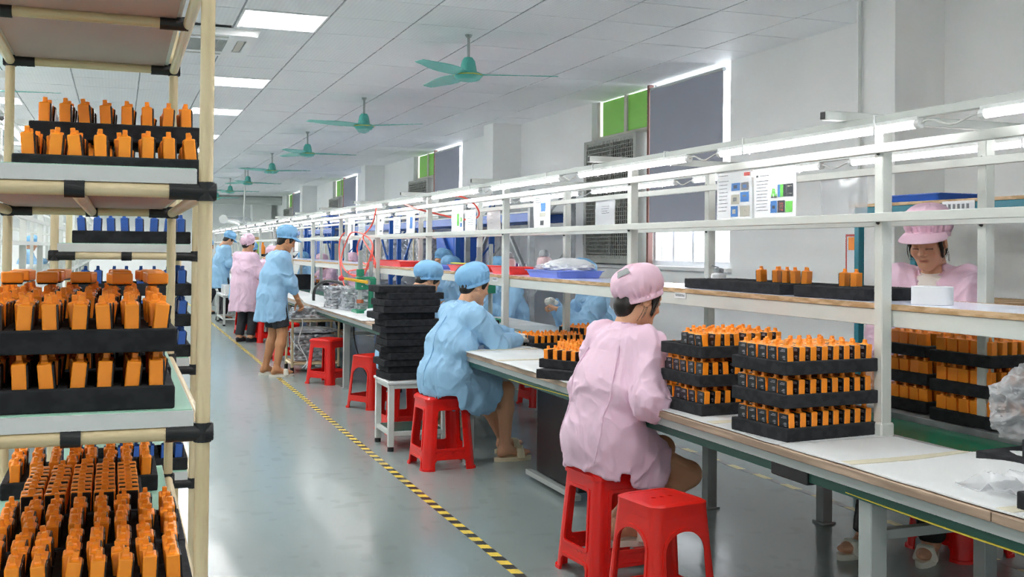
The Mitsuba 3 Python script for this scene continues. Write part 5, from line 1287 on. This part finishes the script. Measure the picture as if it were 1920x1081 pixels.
# ================================================================== teal rack, posters by the wall on the right
t = thing('teal_rack', 'teal steel rack with wooden boards standing against the wall at right', 'rack')
for x in (4.0, 4.40):
    for y in (1.6, 5.0): put(t, 'post', MB().span([x-.02, y-.02, 0], [x+.02, y+.02, 1.68 if y < 3 else 1.66], .003), 'm_teal')
for z in (1.66, 1.15, .35):
    for x in (3.985, 4.40): put(t, 'beam', MB().span([x-.015, 1.6, z-.05], [x+.015, 5.0, z], .003), 'm_teal')
    put(t, 'board', MB().span([3.97, 1.55, z+.001], [4.42, 5.06, z+.018]), 'm_wood_edge')
tag_plate(3.968, 4.20, 1.640, .22, .055, 'creased white tag taped on the teal shelf beam')
tub(4.02, 4.36, 4.40, 4.86, 1.680, .040, 'm_blue_tub', 'shallow blue tray lying on top of the teal rack')
tub(4.02, 4.36, 3.3, 3.8, 1.169, .05, 'm_blue_tub', 'blue tray on the lower board of the teal rack')
def poster(y0, y1, z0, z1, label):
    t = thing('wall_poster', label, 'poster'); X = XW
    put(t, 'sheet', MB().span([X-.004, y0, z0], [X-.001, y1, z1]), 'm_paper'); return t, X-.0048
p1, xx = poster(6.00, 6.14, 1.17, 1.53, 'narrow poster with a dark red edge on the wall left of the teal post')
put(p1, 'edge_band', MB().span([xx, 6.125, 1.17], [xx+.0006, 6.14, 1.53]).span([xx, 6.0, 1.515], [xx+.0006, 6.14, 1.53]), 'm_ink_red'); put(p1, 'picture', MB().span([xx, 6.01, 1.42], [xx+.0006, 6.11, 1.51]), 'm_orange')
p2, xx = poster(5.62, 5.965, 1.12, 1.50, 'white poster with a pointing arm and Chinese lettering right of the teal post')
put(p2, 'edge_band', MB().span([xx, 5.62, 1.12], [xx+.0006, 5.632, 1.50]), 'm_ink_red')
arm_ = MB(); arm_.add(np.array([[xx, 5.94, 1.41], [xx, 5.90, 1.43], [xx, 5.78, 1.495], [xx, 5.74, 1.47], [xx, 5.88, 1.40]]), np.array([[0, 1, 4], [1, 2, 4], [2, 3, 4]])); put(p2, 'sleeve_picture', arm_, 'm_ink_dark')
put(p2, 'hand_picture', MB().span([xx, 5.92, 1.385], [xx+.0006, 5.955, 1.415]), 'm_orange_dark'); put(p2, 'banner', MB().span([xx, 5.70, 1.33], [xx+.0006, 5.90, 1.345]), 'm_ink_red'); put(p2, 'picture', MB().span([xx, 5.80, 1.25], [xx+.0006, 5.92, 1.32]), 'm_yellow')
def glyph(parent, strokes, y, z, s, m):      # strokes in a 10 x 10 box seen from the aisle: x runs towards -y
    g = MB()
    for (a, b, c, d) in strokes:
        p0, p1_ = np.array([xx-.0003, y-a*s/10, z+b*s/10]), np.array([xx-.0003, y-c*s/10, z+d*s/10]); dv = p1_-p0; L = np.linalg.norm(dv); nn_ = np.cross(dv/L, [1, 0, 0])*s*.05
        g.add(np.array([p0-nn_, p1_-nn_, p1_+nn_, p0+nn_]), np.array([[0, 1, 2, 3]]))
    put(parent, 'character', g, m)
yi = [(1, 9, 9, 9), (5, 10, 5, 9), (3, 9, 3.5, 7.5), (7, 9, 6.5, 7.5), (0, 7.4, 10, 7.4), (2, 6.4, 8, 6.4), (2, 6.4, 2, 3.2), (8, 6.4, 8, 3.2), (2, 4.8, 8, 4.8), (2, 3.2, 8, 3.2), (1, 2.2, .5, .5), (3.2, 2.4, 3.4, .6), (3.4, .6, 7, .6), (7, .6, 7, 1.6), (9, 2.2, 9.6, .8), (5, 2.4, 5.4, 1.4)]
shi = [(1, 9, 2, 8), (0, 6.5, 2, 6.5), (2, 6.5, 2, 1.5), (2, 1.5, 3.2, 2.6), (4.5, 8.8, 9, 8.8), (4.5, 8.8, 4.5, 5), (9, 8.8, 9, 5), (4.5, 5, 9, 5), (5.8, 3.8, 4, .5), (7.6, 3.8, 9.6, .5)]
ze = [(2, 9, 8, 9), (2.5, 7.8, 7.5, 7.8), (.5, 6.4, 9.5, 6.4), (5, 10, 5, 6.4), (2.5, 5.2, 7.5, 5.2), (2.5, 5.2, 2.5, 2), (7.5, 5.2, 7.5, 2), (5, 4.8, 5, 2.8), (4.6, 2.4, 1.5, .2), (5.6, 2.2, 8.6, .2)]
ren = [(3, 9.6, .6, 5), (2, 7, 2, .2), (9, 9.4, 4, 8.4), (3.6, 5.4, 9.8, 5.4), (6.6, 8.8, 6.6, .8), (4.2, .8, 9, .8)]
glyph(p2, yi, 5.79, 1.232, .036, 'm_ink_dark'); glyph(p2, shi, 5.745, 1.232, .036, 'm_ink_dark'); glyph(p2, ze, 5.79, 1.175, .042, 'm_ink_red'); glyph(p2, ren, 5.735, 1.175, .042, 'm_ink_red')
# ================================================================== right end: foam trays and a plastic bag on the bench
for n, (x, y, z, lab) in enumerate([(2.70, 2.42, .752, 'black foam tray lying on the belt at the right edge'), (2.36, 1.93, ZB, 'black foam tray at the very right corner of the white mat'), (2.37, 1.92, ZB+.13, 'upper black tray with a blue case at the right corner'), (2.80, 2.33, .93, 'black foam tray held up behind the clear bag'), (2.82, 2.30, 1.05, 'topmost black foam tray at the right edge')]):
    tray(x, y, z, .1-.05*n, lab, flat=True)
for k in range(3):
    o = M4(rotz(.3+.1*k), (2.22+.13*k, 1.90, ZB+TRH)); t = thing('blue_case', ['blue case at the left end of the right corner tray', 'middle blue case of the right corner tray', 'blue case at the inner end of the right corner tray'][k], 'case'); put(t, 'body', B_body, None, to_world=o); put(t, 'cover', B_cov, None, to_world=o)
for k, (x, y) in enumerate(((2.68, 2.22), (2.92, 2.45))):
    for l in range(2):
        o = M4(rotz(.1+.3*l), (x+.03*l, y, [.798, .976][k]-.0)); t = thing('orange_case', f'orange case {["supporting", "beneath"][k]} the black trays at the right edge, {["outer", "inner"][l]} one', 'case'); put(t, 'body', C_body, None, to_world=o); put(t, 'cover', C_cov, None, to_world=o)
single('plastic_bag', 'clear crumpled plastic bag hanging over the trays at the right edge', 'plastic bag', crumple((2.70, 2.52, .93), (.15, .11, .12), 22, .45, 5, False, 1.0), 'm_plastic_bag', 40)
single('plastic_bag', 'thin clear plastic sheet lying on the white mat at right', 'plastic bag', mat_sheet(1.98, 2.34, 2.20, 2.5, z=.7545, wave=lambda x, y: .030*max(0, (1-abs(2*meshkit.noise(np.array([x*14, y*11, 2.]))-1)*1.6)), ny=50, nx=40), 'm_plastic_bag', 40)
# ================================================================== hose coil, hand press, foil stacks
def hose(pts, label, r=.008, n=120): return single('air_hose', label, 'hose', MB().tube(spline(pts, n), r, 7), 'm_hose', 40)
ring = lambda yc, zc, ry, rz, a0, a1, n, x: [[x+.02*math.sin(3*a), yc+ry*math.cos(a), zc+rz*math.sin(a)] for a in np.linspace(a0, a1, n)]
hose(ring(11.55, 1.33, .78, .25, 2.6, 2.6+2*math.pi*1.02, 22, 2.47)+[[2.45, 11.0, 1.16], [2.5, 11.3, 1.13], [2.5, 11.6, 1.10], [2.46, 11.9, 1.12], [2.48, 11.4, 1.17], [2.50, 10.9, 1.20]], 'red air hose coil hanging in big loops on the bench frame')
hose([[2.5, 12.35, 1.58], [2.47, 12.5, 1.45], [2.46, 12.4, 1.25], [2.45, 12.2, 1.05], [2.45, 11.9, .92]], 'red air hose running down beside the coil')
hose([[2.5, 10.75, 1.20], [2.47, 11.0, 1.42], [2.47, 11.2, 1.53], [2.5, 11.0, 1.62], [2.5, 10.8, 1.74], [2.45, 10.5, 1.82], [2.42, 10.2, 1.86]], 'red air hose climbing to the lamp bar beside the coil')
hose([[2.46, 11.3, 1.5], [2.46, 11.45, 1.38], [2.46, 11.25, 1.27], [2.46, 10.9, 1.25], [2.46, 10.75, 1.3]], 'short red hose loop inside the coil')
hose([[2.45, 9.45, 1.83], [2.52, 9.2, 1.76], [2.7, 9.0, 1.70], [2.85, 8.8, 1.66], [2.9, 8.6, 1.69], [2.8, 8.45, 1.79], [2.6, 8.4, 1.84]], 'red hose sagging between lamp bars near the second post')
single('air_gun_arm', 'black bent hose arm standing on the white mat', 'hose', MB().tube(spline([[2.26, 13.0, .75], [2.26, 12.98, .86], [2.30, 12.8, .97], [2.42, 12.4, 1.0], [2.52, 12.2, .95], [2.55, 12.1, .90]], 40), .018, 10), 'm_black_joint', 40)
t = thing('hand_press', 'green hand press with a yellow lever and red knob on the bench', 'press')
hx, hy = 2.40, 10.5
put(t, 'base', m3.Manifold.extrude(m3.CrossSection.square([.22, .30], True).offset(-.02).offset(.02, m3.JoinType.Round), .03).translate([hx-.06, hy, .7535]), 'm_press', 30)
put(t, 'column', MB().tube([[hx, hy, .78], [hx, hy, 1.27]], .020, 14), 'm_galv', 30); put(t, 'column_sleeve', MB().tube([[hx, hy, .78], [hx, hy, .98]], .026, 14), 'm_press', 30)
put(t, 'head', rounded((.19, .09, .13), .01, 8).translate([hx-.06, hy, 1.05]), 'm_press', 30); put(t, 'column_clamp', rounded((.07, .10, .11), .01, 8).translate([hx+.01, hy, 1.05]), 'm_press', 30)
put(t, 'ram', MB().span([hx-.13, hy-.02, .88], [hx-.09, hy+.02, 1.38], .003), 'm_grey_steel'); put(t, 'ram_tip', MB().tube([[hx-.11, hy, .85], [hx-.11, hy, .885]], .035, 14), 'm_copper', 30)
put(t, 'collar', MB().tube([[hx-.11, hy, 1.12], [hx-.11, hy, 1.19]], .04, 14), 'm_press', 30); put(t, 'hub', MB().tube([[hx-.05, hy-.07, 1.06], [hx-.05, hy-.045, 1.06]], .03, 14), 'm_galv', 30)
lv = put(t, 'lever', MB().tube([[hx-.05, hy-.075, 1.06], [hx-.30, hy-.09, 1.10]], [.017, .013], 12), 'm_yellow', 40); put(lv, 'knob', trimesh.creation.icosphere(3, .028).apply_translation([hx-.32, hy-.09, 1.103]), 'm_knob', True)
for k in range(2): put(t, 'bolt', MB().tube([[hx-.10, hy-.05, 1.02+.06*k], [hx-.10, hy-.043, 1.02+.06*k]], .008, 8), 'm_galv')
t = thing('hand_press', 'second green hand press across the belt behind the hunched blue worker', 'press'); hx, hy = 3.12, 8.9
put(t, 'base', rounded((.2, .26, .03), .01, 8).translate([hx, hy, .769]), 'm_press', 30); put(t, 'column', MB().tube([[hx, hy, .78], [hx, hy, 1.45]], .02, 12), 'm_grey_steel', 30); put(t, 'head', rounded((.17, .10, .14), .01, 8).translate([hx-.05, hy, 1.08]), 'm_press', 30); put(t, 'ram', MB().span([hx-.13, hy-.015, .9], [hx-.1, hy+.015, 1.42]), 'm_grey_steel')
# stacks of crinkled foil trays: each tray its own thing
def foil_tray(x, y, z, w, l, seed, rot=0.0):
    m = trimesh.creation.box((w, l, .030)); m = m.subdivide().subdivide().subdivide().subdivide(); v = m.vertices.copy()
    v[:, 2] += .012*(meshkit.fbm(v*[24, 24, 40]+seed*7, 3)-.5)+.010*np.sin(v[:, 0]*58)*np.sin(v[:, 1]*58)*(np.abs(v[:, 2]) > .01)
    s = 1+.05*(meshkit.fbm(v*[18, 18, 60]+seed*3, 3)-.5); v[:, 0] *= s; v[:, 1] *= s
    return (v@rotz(rot).T+[x, y, z+.018]), m.faces
for s_, (x, y, n, lab) in enumerate(((2.27, 11.35, 7, 'left foil stack behind the hand press'), (2.36, 10.95, 7, 'foil stack right behind the hand press lever'), (2.44, 10.72, 5, 'foil stack partly behind the press column'))):
    for k in range(n): single('foil_tray', f'silver blister foil tray, {ORDN[k]} from the bottom, {lab}', 'foil tray', foil_tray(x, y, .7535+.033*k, .30, .34, k+10*s_, RNG.normal(0, .06)), 'm_foil', 30, group=f'silver trays in the {lab}')
single('cloth', 'crumpled white cloth beside the foot of the hand press', 'cloth', crumple((2.40, 10.05, .775), (.14, .17, .05), 31, .5, 4), 'm_paper', 40)
# cart of beige pipe where the standing man works
t = thing('pipe_cart', 'small beige pipe cart with a grey top beside the standing man', 'cart'); cx0, cx1, cy0, cy1, ct = 1.84, 2.36, 11.92, 12.36, .60
for x in (cx0, cx1):
    for y in (cy0, cy1): put(t, 'post', MB().tube([[x, y, .05], [x, y, ct]], .014, 10), 'm_beige', 30); put(t, 'foot', MB().tube([[x, y, 0], [x, y, .06]], .02, 10), 'm_black_joint', 30)
for z in (.10, ct-.02):
    for y in (cy0, cy1): put(t, 'cross_pipe', MB().tube([[cx0, y, z], [cx1, y, z]], .014, 10), 'm_beige', 30)
    for x in (cx0, cx1): put(t, 'side_pipe', MB().tube([[x, cy0, z], [x, cy1, z]], .014, 10), 'm_beige', 30)
put(t, 'top', MB().span([cx0-.04, cy0-.04, ct], [cx1+.04, cy1+.04, ct+.022], .003), 'm_rack_board'); put(t, 'lower_board', MB().span([cx0, cy0, .114], [cx1, cy1, .125]), 'm_wood_edge')
for k in range(4): single('foil_tray', f'silver foil tray, {ORDN[k]} from the bottom at the hands of the standing man', 'foil tray', foil_tray(2.0+.02*k, 12.02, ct+.0225+.033*k*.7, .38, .24, 40+k, .1*k-.1), 'm_foil', 30, group='silver trays on the cart')
for k in range(9): single('foil_tray', f'silver foil tray, {ORDN[k]} from the bottom on the low board of the cart', 'foil tray', foil_tray(2.09, 12.12, .126+.033*k, .44, .34, 60+k, RNG.normal(0, .02)), 'm_foil', 30, group='silver trays low in the cart')
single('plastic_bag', 'crumpled white film on the upper pile inside the cart', 'plastic bag', crumple((2.10, 12.1, .455), (.25, .16, .045), 33, .5, 4), 'm_paper', 40)
single('plastic_bag', 'white crumpled film between the cart and the bench top', 'plastic bag', crumple((2.22, 11.95, ct+.07), (.09, .08, .055), 35, .6, 4), 'm_paper', 40)
single('cord', 'white cord hanging down the side of the cart', 'cord', MB().tube(spline([[1.93, 11.86, ct+.02], [1.93, 11.85, .5], [1.90, 11.85, .35], [1.96, 11.84, .22], [1.98, 11.85, .05]], 24), .006, 6), 'm_paper', 40)
single('cord', 'looped white cord behind the leg of the cart', 'cord', MB().tube(spline([[1.82, 11.88, .5], [1.84, 11.87, .36], [1.92, 11.86, .26], [1.99, 11.87, .18], [1.94, 11.85, .06]], 24), .006, 6), 'm_paper', 40)
# clear boxes on the far low table
for k in range(6): single('clear_box', f'clear plastic box, {ORDN[k//2]} from the near end, {["left", "right"][k % 2]} row, far low table', 'box', rounded((.16, .16, .16), .01, 8).translate([1.88+.19*(k % 2), 19.5+.32*(k//2), .632]), 'm_frost', 30, group='clear boxes on the far table')
# under the bench
single('denim_cloth', 'blue grey cloth hanging under the bench near the drive box', 'cloth', crumple((2.75, 11.2, .42), (.12, .22, .16), 41, .4, 4, False), 'm_denim', 40)
single('power_cable', 'black cable drooping from the bench edge behind the red stools', 'cable', MB().tube(spline([[2.12, 10.0, .66], [2.14, 9.95, .45], [2.2, 9.85, .25], [2.3, 9.6, .02]], 20), .007, 6), 'm_black', 40)
# ================================================================== storage racks along the right wall
def pallet_rack(y0, y1, colour, label, zs, X0=3.94, X1=4.39, top=2.02):
    t = thing('storage_rack', label, 'rack')
    for y in (y0, y1):
        for x in (X0, X1): put(t, 'upright', MB().span([x-.03, y-.03, 0], [x+.03, y+.03, top], .003), colour)
        for z in np.arange(.3, top-.4, .62): put(t, 'frame_brace', MB().bar((X0, y, z), (X1, y, z+.55), .02), colour)
    for z in zs:
        for x in (X0, X1): put(t, 'beam', MB().span([x-.02, y0, z-.09], [x+.02, y1, z], .003), 'm_blue_steel')
        put(t, 'deck', MB().span([X0-.02, y0, z], [X1+.02, y1, z+.015]), 'm_galv')
    put(t, 'back_brace', MB().bar((X0+.02, y0+.05, 1.05), (X0+.02, y0+.75, 1.62), .035), colour); put(t, 'back_brace', MB().bar((X0+.02, y1-.05, 1.05), (X0+.02, y1-.75, 1.62), .035), colour)
    return t
pallet_rack(10.0, 12.1, 'm_galv', 'grey slotted steel rack with a blue beam behind the pink bottles', (.35, 1.12, 1.78))
pallet_rack(12.5, 15.4, 'm_blue_steel', 'blue steel rack holding the blue bin', (.35, 1.12, 1.78))
pallet_rack(15.9, 18.6, 'm_blue_steel', 'blue steel rack behind the red hose coil', (.35, 1.12, 1.78))
pallet_rack(20.6, 23.4, 'm_blue_steel', 'blue steel rack far behind the orange bottles', (.35, 1.12, 1.78))
pallet_rack(23.8, 26.6, 'm_blue_steel', 'farthest blue steel rack along the wall', (.35, 1.12, 1.78))
t = tub(3.98, 4.36, 12.78, 13.58, 1.136, .42, 'm_blue_tub', 'tall blue plastic bin with a red lid on the rack', 'bin', flare=.015)
put(t, 'lid', rounded((.41, .83, .05), .012, 8).translate([4.17, 13.18, 1.578]), 'm_red_tub', 30); put(t, 'lid_handle', rounded((.25, .5, .03), .01, 8).translate([4.17, 13.18, 1.612]), 'm_red_tub', 30)
for k in range(2):
    tr = tray(4.12, 10.55+.75*k, 1.136, math.pi/2, ['dark tray of purple tipped parts on the grey rack, right one', 'dark tray of purple tipped parts on the grey rack, left one'][k], flat=True)
    for i in range(6):
        t = thing('purple_part', f'small purple or white part, {ORDN[5-i]} from left in the {["right", "left"][k]} dark rack tray', 'part', 'purple parts on the grey rack'); o = M4(None, (4.04, 10.36+.75*k+.075*i, 1.136+TRH)); put(t, 'body', MB().box((0, 0, .035), (.03, .035, .07), .004), 'm_purple' if i % 3 else 'm_paper', to_world=o); put(t, 'cap', MB().box((0, 0, .08), (.018, .018, .02), .003), 'm_paper', to_world=o)
for n, (y, z, w, h, m) in enumerate(((16.6, 1.136, .75, .42, 'm_foil'), (17.6, 1.136, .8, .46, 'm_foil'), (14.6, 1.136, .7, .40, 'm_foil'), (14.4, .366, .9, .5, 'm_foil'), (17.2, .366, 1.2, .5, 'm_foil'), (21.4, 1.136, .7, .35, 'm_white2'), (22.5, 1.136, .7, .4, 'm_blue_tub'), (24.6, 1.136, .8, .4, 'm_white2'), (16.8, 1.796, .9, .3, 'm_white2'), (21.6, 1.796, .8, .3, 'm_blue_tub'), (13.8, 1.796, .8, .3, 'm_white2'))):
    lab = ['silver film wrapped stack on the rack, right of the hose coil', 'larger silver film wrapped stack on the rack behind the coil', 'silver wrapped stack beside the blue bin', 'silver wrapped load low on the blue bin rack', 'silver wrapped load low on the hose coil rack', 'pale carton on the far blue rack', 'blue crate on the far blue rack', 'pale carton on the farthest blue rack', 'pale carton on top deck behind the hoses', 'blue crate on the top deck far away', 'pale carton on top deck above the blue bin'][n]
    t = thing('wrapped_stack' if m == 'm_foil' else 'carton', lab, 'wrapped stack' if m == 'm_foil' else 'box')
    mm = trimesh.creation.box((.42, w, h)).subdivide().subdivide().subdivide(); v = mm.vertices.copy()
    if m == 'm_foil': v = v*(1+.06*(meshkit.fbm(v*9+n, 3)-.5))[:, None]
    put(t, 'load', (v+[4.17, y, z+h/2+.006], mm.faces), m, 30); put(t, 'strap', MB().span([3.945, y-.02, z+.01], [3.949, y+.02, z+h]), 'm_beige')
# white pole and roll far down the hall
single('ceiling_pole', 'thin white pole hanging from the ceiling far down the hall', 'pole', MB().tube([[2.40, 22.1, 1.88], [2.42, 22.1, CEIL]], .018, 8), 'm_white', 30)
single('film_roll', 'big white wrapped roll lying across the far lamp frames', 'roll', MB().tube([[1.95, 21.6, 1.95], [2.60, 23.2, 1.95]], .09, 20), 'm_white2', 40)
